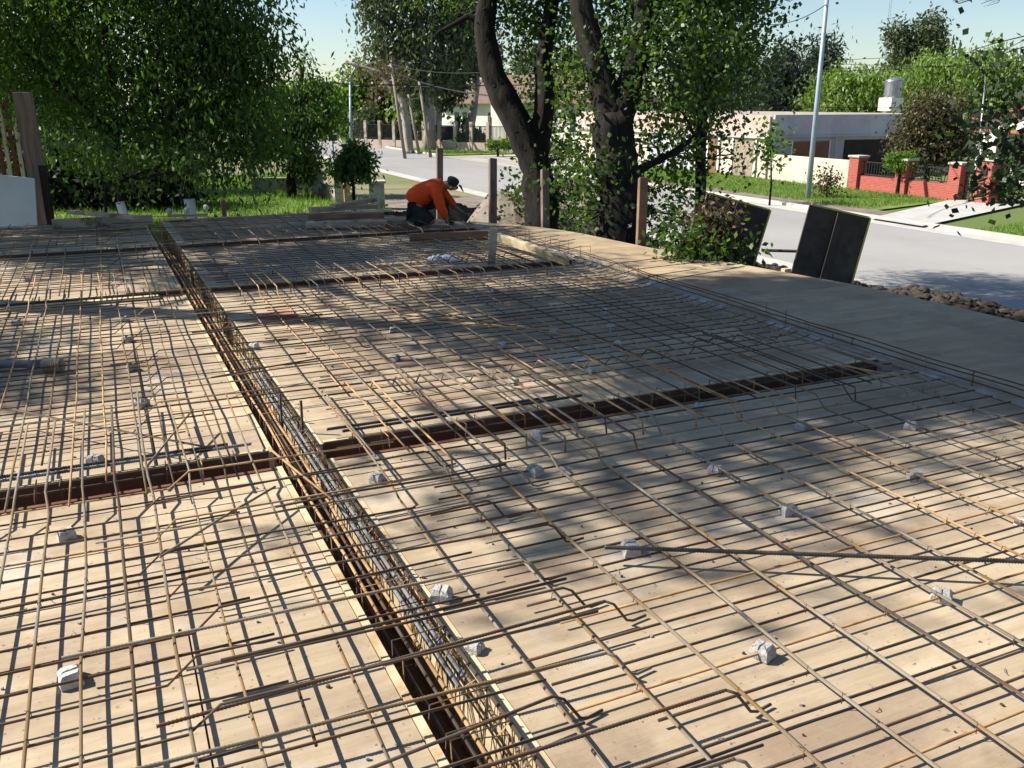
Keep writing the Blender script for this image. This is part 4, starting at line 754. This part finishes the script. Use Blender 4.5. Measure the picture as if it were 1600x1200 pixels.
for k in range(40):
    a = p.lerp(q, k/40); b2 = p.lerp(q, (k+1)/40); m.tube([a+Vector((.22, 0, 0)), b2+Vector((-.11, .19, 0))], .02, 3); m.tube([a+Vector((-.11, .19, 0)), b2+Vector((-.11, -.19, 0))], .02, 3)
m.build('lattice', M['polem'], t)
def wire(a, b, sag, r, label):
    a = Vector(a); b = Vector(b); P = [a.lerp(b, i/14)-Vector((0, 0, 4*sag*(i/14)*(1-i/14))) for i in range(15)]; tag(MB().tube(P, r, 4).build('power_line', M['rail']), label, 'cable', 'overhead cables along the street')
wire(at(330, 118, 48), at(900, 130, 48), .3, .035, 'thick dark cable crossing behind the trunks above the corner')
wire(tips[0], at(1000, 60, 30), .8, .02, 'cable rising right from the tallest leaning pole')
wire(tips[0]-Vector((0, 0, .4)), at(1020, 140, 30), .8, .02, 'cable running level right from the tallest leaning pole')
wire(tips[2], at(1000, 150, 34), .5, .02, 'lower cable running right from the right leaning pole')
wire(tips[0], at(330, 170, 70), .5, .02, 'cable running left from the tallest leaning pole')
wire(at(900, 160, 36), at(1900, 165, 36), .15, .016, 'pale low cable passing before the flat roofed house')
wire(at(900, 95, 40), at(1900, 40, 40), .6, .014, 'thin upper cable across the sky on the right')
wire(at(900, 110, 40), at(1900, 62, 40), .6, .014, 'thin middle cable across the sky on the right')
wire(at(900, 70, 44), at(1900, 95, 44), .6, .014, 'thin lower cable across the sky on the right')
wire(polB, at(1130, 20, 26), .5, .016, 'drooping cable from the blue grey pole into the trees')
p = G(523, 272); t = thing('street_sign', 'small black street sign on a thin post beside the road', 'sign', p); k = (p-EYE).dot(FW)/FPX; MB().tube([p, p+Vector((0, 0, 62*k))], .03, 8).build('post', M['rail'], t); MB().box(p+Vector((0, 0, 55*k)), (13*k, .03, 10*k), rz=-YAW).build('plate', M['rail'], t); MB().box(p+Vector((-.02, -.03, 60.5*k)), (15*k, .03, 2.2*k), rz=-YAW).build('white_strip', M['white'], t)
# corner fence
A = G(845, 240); B = G(552, 229); dv = (B-A); L = dv.length; dv = dv/L; ang = math.atan2(dv.y, dv.x)
t = thing('corner_fence', 'low pinkish wall with white posts and dark bars along the corner', 'fence', A); MB().beam(A+dv*.3+Vector((0, 0, .3)), A+dv*(L-.2)+Vector((0, 0, .3)), .2, .62).build('base_wall', M['pink'], t)
n = 12
for i in range(1, n): q = A+dv*(L*i/n); MB().box((q.x, q.y, GZ+1.05), (.26, .26, 2.0), rz=ang).build('post', M['pink'] if i < 7 else M['mortar'], t)
r = MB(); r.beam(A+Vector((0, 0, 1.75)), A+dv*L+Vector((0, 0, 1.75)), .04, .05); r.beam(A+Vector((0, 0, .72)), A+dv*L+Vector((0, 0, .72)), .04, .05)
for i in range(150): q = A+dv*(L*(i+.5)/150); r.bx(q.x-.018, q.x+.018, q.y-.018, q.y+.018, GZ+.65, GZ+1.75)
r.build('railing', M['rail'], t)
k = (A-EYE).dot(FW)/FPX; t = thing('gate_pillar', 'white pillar at the right end of the corner fence', 'pillar', A); MB().box(A+Vector((0, 0, 28*k)), (11*k, .6, 56*k), rz=-YAW).build('shaft', M['cream'], t); MB().box(A+Vector((0, 0, 57*k)), (13*k, .8, 2*k), rz=-YAW).build('cap', M['kerb'], t)
# white house with tiled roof
p = at(760, 222, 84); R2 = Matrix.Rotation(-1.08, 3, 'Z'); o0 = Vector((p.x, p.y, GZ)); t = thing('white_house', 'long white house with a brown tiled roof far behind the leaning trunk', 'house', o0)
def wb(x0, x1, y0, y1, z0, z1, nm, m, par): return MB().box(o0+R2 @ Vector(((x0+x1)/2, (y0+y1)/2, (z0+z1)/2)), (x1-x0, y1-y0, z1-z0), rot=R2).build(nm, m, par)
wb(-5.5, 14, 0, 8, 0, 3.3, 'wall', M['white'], t); wb(1.2, 3.4, -.8, -.002, 0, 3.5, 'bay', M['white'], t); wb(-12, -5.502, 1.5, 6, 0, 2.6, 'wing', M['white'], t)
m = MB(); m.add([o0+R2 @ Vector(q) for q in ((-6, -.6, 3.3), (14.5, -.6, 3.3), (14.5, 8.6, 3.3), (-6, 8.6, 3.3), (-3, 4, 5.9), (11, 4, 5.9))], [(0, 1, 5, 4), (1, 2, 5), (2, 3, 4, 5), (3, 0, 4), (3, 2, 1, 0)]); m.build('roof', M['tileb'], t)
for xa in (-3.9, -2.9, .3, 5.6, 6.6, 9.5): w0 = wb(xa, xa+.5, -.06, -.001, .9, 2.5, 'window', M['glass'], t); wb(xa-.08, xa+.58, -.1, -.061, .8, .9, 'sill', M['kerb'], w0)
d = wb(.9, 1.15, -.9, -.803, 0, 2.2, 'door', M['shut'], t)
# parked dark car
p = G(694, 219); p = at(694, 217, 75); R3 = Matrix.Rotation(-YAW+.35, 3, 'Z'); o0 = Vector((p.x, p.y, GZ+.05)); t = thing('parked_car', 'dark car parked on the lawn before the white house', 'car', o0)
prof = [(-2, .35), (-1.95, .75), (-1.5, .95), (-.9, 1.42), (.55, 1.45), (1.2, .98), (1.95, .82), (2.05, .4)]; vs = [o0+R3 @ Vector((x, -.82, z)) for x, z in prof]+[o0+R3 @ Vector((x, .82, z)) for x, z in prof]; n = len(prof)
MB().add(vs, [tuple(range(n))[::-1], tuple(range(n, 2*n))]+[(i, (i+1) % n, n+(i+1) % n, n+i) for i in range(n)]).build('body', M['carp'], t, bevel=.05)
for sx in (-1, 1):
    m = MB(); pr = [(-1.3, 1.0), (-.85, 1.36), (.5, 1.38), (1.0, 1.0)]; m.add([o0+R3 @ Vector((x, sx*.826, z)) for x, z in pr], [(0, 1, 2, 3)]); m.build('side_window', M['glass'], t)
    for x in (-1.25, 1.3): c = o0+R3 @ Vector((x, sx*.78, .33)); ax = R3 @ Vector((0, sx*.1, 0)); MB().tube([c-ax, c+ax], .33, 14).build('wheel', M['rubber'], t)
# ------------------------------------------------------------------ trees and plants
def W(pts, D): return [at(x, y, D) for x, y in pts]
D = 15.0
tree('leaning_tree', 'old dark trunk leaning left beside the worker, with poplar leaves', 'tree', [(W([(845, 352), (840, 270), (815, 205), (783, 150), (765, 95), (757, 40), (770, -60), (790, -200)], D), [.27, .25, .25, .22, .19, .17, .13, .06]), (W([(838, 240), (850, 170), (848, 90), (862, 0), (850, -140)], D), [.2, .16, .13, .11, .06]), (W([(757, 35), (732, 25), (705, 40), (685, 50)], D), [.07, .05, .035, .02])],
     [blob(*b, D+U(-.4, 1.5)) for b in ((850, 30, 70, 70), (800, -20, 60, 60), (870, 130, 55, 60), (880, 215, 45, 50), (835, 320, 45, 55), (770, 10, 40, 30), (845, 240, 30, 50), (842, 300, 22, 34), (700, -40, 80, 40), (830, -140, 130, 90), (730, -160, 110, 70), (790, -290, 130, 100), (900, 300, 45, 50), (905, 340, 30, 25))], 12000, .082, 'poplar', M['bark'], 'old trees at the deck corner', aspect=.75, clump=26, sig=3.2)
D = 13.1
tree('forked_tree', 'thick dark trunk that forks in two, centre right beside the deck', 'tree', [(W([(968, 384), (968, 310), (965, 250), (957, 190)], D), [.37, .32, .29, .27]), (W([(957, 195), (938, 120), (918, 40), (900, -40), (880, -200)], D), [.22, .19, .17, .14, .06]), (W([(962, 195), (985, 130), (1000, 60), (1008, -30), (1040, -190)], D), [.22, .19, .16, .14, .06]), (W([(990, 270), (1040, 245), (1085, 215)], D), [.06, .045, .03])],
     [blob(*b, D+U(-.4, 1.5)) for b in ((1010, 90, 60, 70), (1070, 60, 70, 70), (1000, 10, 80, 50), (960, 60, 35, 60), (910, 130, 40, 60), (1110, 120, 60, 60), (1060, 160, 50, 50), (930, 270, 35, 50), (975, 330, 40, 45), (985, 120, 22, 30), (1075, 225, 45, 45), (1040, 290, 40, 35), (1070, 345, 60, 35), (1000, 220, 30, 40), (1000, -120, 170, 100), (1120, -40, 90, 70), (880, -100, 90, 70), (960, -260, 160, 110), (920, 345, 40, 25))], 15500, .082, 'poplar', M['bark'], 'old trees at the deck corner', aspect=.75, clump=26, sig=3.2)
D = 14.2
tree('slim_tree', 'slim straight dark stem right of the forked tree, with bright leaves', 'tree', [(W([(1092, 385), (1095, 250), (1098, 120), (1102, 0), (1110, -150)], D), [.085, .08, .075, .06, .04])],
     [blob(*b, D+.2) for b in ((1130, 50, 60, 60), (1160, 110, 40, 40), (1100, -20, 80, 50), (1105, 165, 45, 25), (1145, 240, 22, 16), (1070, 235, 36, 32), (1165, 20, 60, 40), (1190, -40, 70, 40), (1110, -140, 120, 80))], 5000, .085, 'poplar', M['bark'], 'old trees at the deck corner', aspect=.75, clump=26, sig=3.0)
# tree off to the right, its twigs hang into the view
base = Vector((12.3, 6.6, GZ)); tipz = at(1640, -60, 8.5)
tree('roadside_tree', 'leafy twigs hanging into the view at the upper right', 'tree', [([base, base+Vector((-.1, .1, 2.5)), base+Vector((-.6, .5, 4.6)), base+Vector((-.9, 1.0, 7))], [.22, .19, .14, .06]), ([base+Vector((-.3, .2, 3.2)), tipz, at(1575, -20, 8), at(1500, 5, 7.8)], [.05, .02, .008, .004]), ([base+Vector((-.1, .1, 2.2)), at(1640, 150, 8.6), at(1590, 185, 8.3), at(1545, 200, 8.2)], [.04, .015, .007, .004])],
     [blob(*b, 8.2) for b in ((1560, 4, 40, 12), (1525, 78, 22, 12), (1545, 95, 30, 14), (1590, 75, 14, 16), (1570, 205, 38, 28), (1535, 270, 28, 28), (1590, 250, 25, 40), (1520, 312, 22, 14), (1590, 160, 22, 25), (1545, 135, 28, 18), (1490, 0, 10, 8))]+[(tuple(base+Vector((U(1.8, 4), U(-4.5, -1.5), U(3.5, 7)))), (1.3, 1.2, 1.0)) for _ in range(7)], 3600, .085, 'poplar', M['bark'], None, aspect=.8, clump=8, sig=2.6, lr=.22)
hb = ((1500, 4, 14, 6), (1545, 6, 20, 8), (1528, 80, 22, 9), (1560, 92, 18, 10), (1585, 75, 14, 12), (1590, 120, 16, 14), (1560, 175, 30, 18), (1590, 200, 22, 30), (1530, 205, 26, 16), (1560, 245, 30, 20), (1535, 285, 18, 14), (1512, 318, 12, 6), (1585, 285, 20, 24), (1490, 185, 8, 6))
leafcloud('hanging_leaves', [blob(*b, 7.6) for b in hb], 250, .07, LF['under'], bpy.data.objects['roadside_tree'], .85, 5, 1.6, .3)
mb = MB()
for b in hb: q0 = at(1660, b[1]-25, 8.2); q1 = at(b[0]-b[2]*.6, b[1], 7.6); mb.tube([q0, q0.lerp(q1, .4)+Vector((0, 0, .05)), q0.lerp(q1, .75)+Vector((0, 0, .03)), q1], [.008, .006, .004, .002], 5)
mb.build('hanging_twigs', M['bark'], bpy.data.objects['roadside_tree'])
# dark broad trees at the left, limewashed trunks
D = 22.5
bl = [(60, 40, 110, 80), (180, 60, 100, 80), (300, 60, 100, 80), (380, 90, 70, 50), (120, 140, 90, 60), (240, 170, 90, 60), (340, 180, 85, 55), (400, 200, 60, 40), (190, 225, 60, 24), (90, 200, 60, 34), (345, 225, 50, 25), (250, 235, 50, 20), (130, -60, 160, 90), (300, -50, 130, 90), (20, 120, 60, 70), (-80, 60, 110, 120), (200, -180, 220, 110)]
a, b = G(193, 332), G(298, 334); a = at(194, 332, D-.4); b = at(302, 332, D+.3)
tree('broad_tree', 'broad dark leafy tree on the left whose slim trunk is limewashed', 'tree', [([Vector((a.x, a.y, GZ)), at(187, 290, D-.4), at(180, 200, D), at(170, 110, D), at(160, 0, D), at(170, -150, D)], [.10, .095, .09, .085, .07, .04]), (W([(182, 215), (120, 160), (60, 100), (0, 40)], D), [.1, .08, .06, .04]), (W([(180, 200), (230, 150), (250, 80)], D), [.09, .07, .05])],
     [blob(*q, D) for q in bl if q[0] < 215], 14000, .18, 'deep', M['bark'], 'broad dark trees on the left', aspect=.36, clump=60, sig=2.7, droop=.8, lime=(Vector((a.x, a.y, GZ)), .10, 1.05))
tree('broad_tree', 'broad dark leafy tree right of its neighbour, thick limewashed foot leaning left', 'tree', [([Vector((b.x, b.y, GZ)), at(288, 285, D+.3), at(275, 200, D), at(290, 110, D), at(300, 0, D), at(310, -120, D)], [.135, .13, .12, .1, .08, .05]), (W([(278, 215), (330, 170), (390, 140), (430, 120)], D), [.1, .08, .05, .03]), (W([(275, 200), (235, 130), (215, 60)], D), [.1, .08, .05])],
     [blob(*q, D) for q in bl if q[0] >= 215]+[blob(415, 115, 30, 18, D), blob(395, 20, 45, 35, D), blob(330, 275, 40, 18, D)], 14500, .18, 'deep', M['bark'], 'broad dark trees on the left', aspect=.36, clump=60, sig=2.7, droop=.8, lime=(Vector((b.x, b.y, GZ)), .135, 1.05))
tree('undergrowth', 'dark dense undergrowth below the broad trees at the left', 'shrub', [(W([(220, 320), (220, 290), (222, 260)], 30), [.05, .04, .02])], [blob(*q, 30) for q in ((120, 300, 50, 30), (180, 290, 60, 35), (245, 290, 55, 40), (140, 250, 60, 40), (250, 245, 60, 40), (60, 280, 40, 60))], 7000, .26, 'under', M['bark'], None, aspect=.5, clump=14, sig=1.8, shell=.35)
tree('background_tree', 'dark green tree mass behind the wide rough upright board, far left', 'tree', [(W([(20, 300), (25, 220), (30, 120)], 34), [.3, .22, .12])], [blob(*q, 34) for q in ((-20, 100, 70, 70), (60, 90, 70, 60), (20, 180, 80, 60), (100, 190, 60, 60), (-60, 200, 60, 80), (130, 110, 60, 60), (40, 250, 90, 40))], 9000, .28, 'deep', M['bark'], None, aspect=.45, clump=30, sig=2.2)
# low sunlit sapling in front of them
D = 19.5
tree('sapling', 'low bright sapling leaning over the planks at the back left', 'sapling', [(W([(165, 330), (165, 290), (150, 255)], D), [.04, .03, .02])], [blob(*q, D) for q in ((110, 232, 45, 14), (165, 255, 50, 18), (205, 290, 25, 20), (230, 255, 30, 12), (285, 245, 30, 10), (305, 265, 18, 14))], 520, .16, 'sap', M['bark'], None, aspect=.4, clump=10, sig=1.3, droop=.7)
D = 33
tree('spreading_tree', 'dark flat topped tree with drooping layers left of the road', 'tree', [(W([(455, 285), (460, 220), (468, 150), (474, 105)], D), [.16, .14, .1, .06])], [blob(*q, D) for q in ((472, 95, 22, 9), (450, 145, 50, 16), (500, 140, 38, 18), (440, 185, 60, 25), (500, 190, 45, 22), (450, 225, 60, 25), (480, 260, 40, 25), (410, 230, 40, 30), (395, 165, 35, 25), (520, 165, 22, 10))], 7000, .2, 'deep', M['bark'], None, aspect=.36, clump=14, sig=1.0, droop=.7)
p = G(395, 278); tag(MB().tube([p, p+Vector((-.25, 0, 1.3))], [.3, .22], 10).build('tree_stump', M['barkp']), 'pale leaning stump at the end of the low garden wall', 'stump')
D = 24.5
tree('shrub', 'small dense shrub with layered leaves in front of the road', 'shrub', [(W([(552, 292), (552, 262), (553, 240)], D), [.04, .03, .015])], [blob(*q, D) for q in ((545, 255, 25, 14), (560, 245, 20, 14), (568, 264, 16, 10), (538, 270, 18, 10), (556, 235, 12, 8))], 1700, .17, 'deep', M['bark'], None, aspect=.35, clump=10, sig=.9, droop=.5)
D = 12.6
tree('dry_bush', 'dry brown bush in front of the left black formwork panel', 'bush', [(W([(1120, 400), (1122, 365), (1125, 330)], D), [.03, .02, .01])], [blob(*q, D-2.0) for q in ((1108, 352, 30, 26), (1130, 348, 16, 20), (1100, 388, 34, 18), (1128, 385, 16, 16))], 1300, .07, 'dry', M['bark'], None, aspect=.6, clump=10, sig=1.5)
tree('low_bush', 'low green bush under the dry brown one at the deck edge', 'bush', [(W([(1140, 420), (1140, 395), (1150, 380)], D), [.02, .015, .008])], [blob(*q, D-2.2) for q in ((1105, 400, 36, 13), (1150, 395, 16, 10), (1060, 380, 30, 14), (1180, 372, 6, 8))], 320, .09, 'deep', M['bark'], None, aspect=.6, clump=10, sig=1.6)
# across the road
def plant(name, label, cat, D, stem, r, bl, n, size, leaf, bark='bark', **k): return tree(name, label, cat, [(W(stem, D), [r*(1-.75*i/(len(stem)-1)) for i in range(len(stem))])], [blob(*q, D) for q in bl], n, size, LFk(leaf), M[bark], **k)
def LFk(s): return s
plant('willow', 'rounded bright green willow behind the flat roofed house, left of the water tank', 'tree', 66, [(1320, 230), (1322, 170), (1325, 150)], .4, [(1295, 165, 50, 44), (1345, 150, 55, 44), (1380, 155, 40, 42), (1325, 178, 70, 36), (1318, 150, 40, 36)], 11000, .36, 'willow', droop=.9, aspect=.4, sig=1.1, shell=.22, limbs=False)
plant('willow', 'largest bright green willow, behind the brick fence at upper right', 'tree', 60, [(1500, 240), (1495, 160), (1500, 130)], .5, [(1440, 145, 55, 48), (1490, 125, 65, 48), (1550, 122, 65, 48), (1610, 140, 65, 50), (1520, 165, 120, 46), (1670, 155, 60, 50)], 15000, .34, 'willow', droop=.9, aspect=.4, sig=1.1, shell=.22, limbs=False)
plant('conifer', 'dark blue green conifer beside the tall pole', 'tree', 72, [(1285, 230), (1285, 120), (1292, 62)], .35, [(1290, 75, 10, 16), (1285, 100, 18, 16), (1280, 125, 28, 18), (1275, 150, 38, 20), (1270, 175, 45, 18), (1305, 112, 14, 6)], 5000, .5, 'pine', droop=.6, aspect=.3, sig=1.3)
plant('conifer', 'wide dark conifer left of the tall pole behind the pink house', 'tree', 68, [(1215, 230), (1215, 140), (1220, 95)], .35, [(1228, 85, 14, 16), (1210, 115, 26, 20), (1235, 130, 26, 25), (1200, 150, 40, 25), (1240, 165, 35, 20)], 4500, .5, 'pine', droop=.4, aspect=.3, sig=1.3)
plant('eucalyptus', 'tall grey green tree standing alone behind the willows', 'tree', 95, [(1425, 220), (1430, 120), (1450, 50)], .4, [(1455, 40, 16, 12), (1458, 62, 18, 14), (1405, 55, 16, 14), (1420, 75, 25, 14), (1445, 82, 26, 14), (1410, 105, 24, 14), (1440, 105, 24, 14), (1480, 82, 8, 5)], 4500, .5, 'euca', aspect=.45, sig=1.3)
plant('reddish_bush', 'big dark bush with reddish tips in front of the grey house side', 'bush', 36.5, [(1450, 262), (1452, 225), (1455, 190)], .08, [(1440, 190, 32, 36), (1465, 180, 36, 36), (1425, 220, 30, 30), (1475, 225, 45, 34), (1450, 240, 42, 22), (1500, 205, 25, 30)], 5500, .2, 'olive', aspect=.4, sig=1.7)
plant('round_hedge', 'rounded clipped hedge behind the brick fence railing', 'hedge', 34, [(1405, 275), (1405, 262), (1405, 255)], .05, [(1395, 246, 15, 6), (1418, 246, 16, 7), (1408, 256, 26, 10)], 1600, .10, 'bright', sig=.8, shell=.3)
plant('young_tree', 'thin young tree with sparse leaves on the lawn before the pink house', 'tree', 30.5, [(1205, 288), (1205, 250), (1203, 210)], .03, [(1203, 225, 14, 12), (1215, 210, 10, 8), (1190, 250, 10, 6)], 160, .17, 'deep', aspect=.8, sig=2)
plant('garden_bush', 'leafy bush below the hanging twigs, right of the letter box pillar', 'bush', 31, [(1560, 312), (1560, 290), (1560, 275)], .04, [(1560, 285, 24, 22), (1585, 300, 14, 12)], 1200, .14, 'deep')
plant('lawn_weed', 'small bush at the foot of the leftmost brick pillar', 'bush', 33, [(1292, 298), (1292, 290), (1291, 282)], .02, [(1292, 287, 12, 7)], 350, .12, 'olive')
# corner and far background
plant('eucalyptus', 'tall pale stemmed eucalyptus filling the top centre behind the poles', 'tree', 66, [(672, 236), (668, 120), (655, 30), (640, -60)], .42, [(590, 20, 34, 30), (640, 10, 45, 40), (600, 70, 36, 26), (655, 70, 40, 40), (700, 30, 40, 40), (640, 125, 40, 35), (690, 100, 34, 34), (720, 70, 30, 26), (655, 150, 26, 26), (620, -50, 70, 50), (700, -60, 70, 50), (580, -10, 25, 20), (725, 10, 30, 40)], 9000, .45, 'euca', 'barkp', aspect=.4, sig=1.1, droop=.8)
plant('eucalyptus', 'second eucalyptus with a dark trunk right of the leaning poles', 'tree', 70, [(678, 236), (683, 150), (690, 50), (695, -40)], .55, [(708, 125, 24, 24), (690, 150, 20, 14), (735, 55, 26, 34)], 2400, .45, 'euca', 'barkp', aspect=.4, sig=1.0, droop=.8)
plant('bare_branch_tree', 'tree with thin dry branches reaching left above the lamp post', 'tree', 62, [(640, 236), (630, 160), (590, 112), (540, 97)], .3, [(610, 120, 12, 8), (560, 105, 8, 4)], 260, .3, 'dry', 'barkp')
plant('linden', 'bright yellow green tree behind the lamp post', 'tree', 78, [(575, 226), (575, 180), (575, 140)], .3, [(575, 135, 36, 22), (550, 165, 34, 26), (595, 165, 34, 28), (560, 195, 34, 18), (600, 195, 30, 18)], 5500, .5, 'bright', sig=1.4)
plant('yellow_tree', 'small yellowish tree between the leaning utility poles', 'tree', 72, [(645, 232), (645, 190), (645, 150)], .2, [(643, 140, 20, 22), (648, 175, 22, 20)], 1800, .45, 'willow', sig=1.4)
plant('dark_tree', 'dull dark green tree behind the tallest leaning pole', 'tree', 76, [(612, 230), (612, 190), (612, 150)], .3, [(612, 150, 26, 30), (605, 190, 34, 22), (620, 110, 22, 25)], 3200, .5, 'olive', sig=1.4)
plant('pale_tree', 'silvery pale small tree behind the corner fence', 'tree', 74, [(578, 230), (578, 205), (578, 180)], .12, [(578, 195, 14, 20)], 900, .4, 'euca', sig=1.3)
plant('lawn_tree', 'leaning slim trunk on the lawn before the white house', 'tree', 72, [(731, 226), (738, 180), (746, 130), (745, 70)], .42, [(735, 108, 20, 12), (755, 80, 24, 22), (735, 50, 28, 26)], 2200, .4, 'olive', 'barkp', sig=1.0)
for x0, lab, sc in ((716, 'small palm left on the lawn before the white house', 1), (723, 'small palm right of the other before the white house', .9)):
    p = at(x0, 216, 76); t = thing('palm', lab, 'palm', (p.x, p.y, GZ+.05), 'small palms on the white house lawn'); top = at(x0+1, 192, 76); MB().tube([Vector((p.x, p.y, GZ+.05)), top], [.13*sc, .1*sc], 8).build('trunk', M['barkp'], t); m = MB()
    for k in range(26):
        a = U(0, 6.28); e = U(-.2, 1.1); L = U(.9, 1.3)*sc; d = Vector((math.cos(a)*math.cos(e), math.sin(a)*math.cos(e), math.sin(e))); s = Vector((-math.sin(a), math.cos(a), 0))*.11; q1 = top+d*L*.55; q2 = top+d*L+Vector((0, 0, -.35*L)); m.add([top-s*.3, top+s*.3, q1+s, q1-s], [(0, 1, 2, 3)]); m.add([q1-s, q1+s, q2], [(0, 1, 2)])
    m.build('fronds', LF['bright'], t)
plant('ball_bush', 'small ball shaped bush on the white house lawn', 'bush', 66, [(724, 228), (723, 224), (722, 220)], .06, [(721, 220, 7, 5)], 500, .2, 'bright', sig=1)
plant('garden_shrub', 'shrub in front of the white house entrance', 'shrub', 68, [(748, 226), (748, 222), (748, 218)], .06, [(748, 216, 10, 8), (744, 210, 5, 5)], 700, .22, 'bright', sig=1)
plant('clipped_hedge', 'clipped green hedge at the foot of the leaning trunk, far side of the street', 'hedge', 58, [(778, 232), (778, 228), (778, 224)], .06, [(770, 226, 10, 4), (788, 225, 12, 5)], 900, .15, 'bright', sig=1)
for i, (x, rx, leaf, lab) in enumerate(((330, 60, 'deep', 'distant dark tree at the far left of the street end'), (420, 60, 'bright', 'distant light green tree left of the street end'), (508, 30, 'bright', 'distant fresh green tree closing the street end'), (560, 40, 'olive', 'distant olive tree right of the street end'))): plant('distant_tree', lab, 'tree', 110+i*6, [(x, 215), (x, 190), (x, 170)], .3, [(x, 175, rx, 26), (x+20, 195, rx*.8, 16), (x-18, 190, rx*.7, 18)], 2600, .7, leaf, sig=1.3, group='distant trees at the street end')
for i, (x, leaf, lab) in enumerate(((820, 'euca', 'distant grey green tree between the two thick trunks'), (900, 'olive', 'distant olive tree behind the thick trunks'), (1085, 'pine', 'distant dark tree behind the slim straight stem'), (1150, 'deep', 'distant green tree behind the pink house'))): plant('distant_tree', lab, 'tree', 100+i*5, [(x, 205), (x, 160), (x, 120)], .3, [(x, 130, 50, 40), (x+25, 160, 40, 18), (x-25, 150, 40, 22), (x+10, 90, 35, 30)], 2400, .5, leaf, sig=1.4, group='distant trees behind the houses')
# trees left of the deck, mostly unseen; crowns shaped to shade slab and undergrowth
def shade_tree(base, spots, label, size=.15, n=6500):
    bl = []
    for gx, gy, z, r in spots:
        k = z/math.tan(SUN_EL); bl.append(((gx-.841*k, gy+.541*k, z), (r, r*.9, r*.6)))
    base = Vector((base[0], base[1], GZ)); cz = sum(b[0][2] for b in bl)/len(bl); cx = sum(b[0][0] for b in bl)/len(bl); cy = sum(b[0][1] for b in bl)/len(bl)
    tree('shade_tree', label, 'tree', [([base, base.lerp(Vector((cx, cy, cz)), .35)+Vector((0, 0, .6)), Vector((cx, cy, cz))], [.3, .24, .1])], bl, n, size, 'deep', M['bark'], 'tall trees beside the slab', aspect=.5, sig=2.4)
shade_tree((-5.6, 12.5), [(4.0, 4.3, 7.5, .6), (4.6, 4.7, 8, .6), (4.7, 5.5, 8, .8), (3.9, 6.3, 8, .5), (5.6, 4.2, 9, .9), (6.2, 4.8, 9, .8), (6.3, 6.2, 9, .7), (5.4, 6.6, 8.5, .7), (4.9, 3.9, 8.5, .5), (3.0, 5.9, 7.5, .4), (2.9, 3.75, 7.5, .4), (3.4, 7.4, 7, .4), (6.0, 6.0, 9, .7), (2.0, 3.2, 7, .25)], 'tall leafy tree left of the slab, shading its right half', .17, 20000)
shade_tree((-6.2, 16.0), [(U(.9, 5), U(8.8, 12), U(6, 7.5), U(.2, .42)) for _ in range(20)]+[(U(-1.6, .6), U(10.6, 12), 6, .3) for _ in range(5)]+[(-1.0, 6.6, 5.5, .5), (-1.6, 8.0, 5.5, .5), (-.9, 7.5, 5.5, .3), (1.8, 6.6, 7, .15), (2.6, 5.5, 7, .15)], 'tall leafy tree left of the slab, shading its back half', .12, 10500)
shade_tree((-6.5, 19.0), [(-1.2, 13.2, 7, .9), (.2, 12.9, 7, .9), (1.6, 13.2, 7.5, .9), (3.0, 13.0, 8, .9), (4.2, 13.2, 8, .8), (.6, 14.6, 7, 1.0), (2.4, 14.6, 7.5, 1.0), (-.8, 14.8, 7, .9), (4.6, 12.2, 8, .6), (1.0, 12.1, 7, .4), (4.0, 14.6, 8, .9), (3.2, 11.8, 8, .3)], 'tall leafy tree behind the slab at left, shading its far end', .17, 9000)
shade_tree((-10.0, 27.0), [(0, 21, 5, .9), (2.5, 21.5, 5, .9), (5, 21, 5, .9), (1, 24, 5, 1.0), (4, 24.5, 5, 1.0), (3, 19.6, 5, .8), (0, 19, 5, .9), (1, 28, 5, 1.3), (4, 28.3, 5, 1.3), (-1.5, 27.5, 5, 1.3), (6.5, 27.5, 5, 1.2), (2.5, 26, 5, 1.1)], 'tall leafy tree behind the broad trees, shading the undergrowth at far left', .19, 9000)  # added to keep sun off the undergrowth and back grass
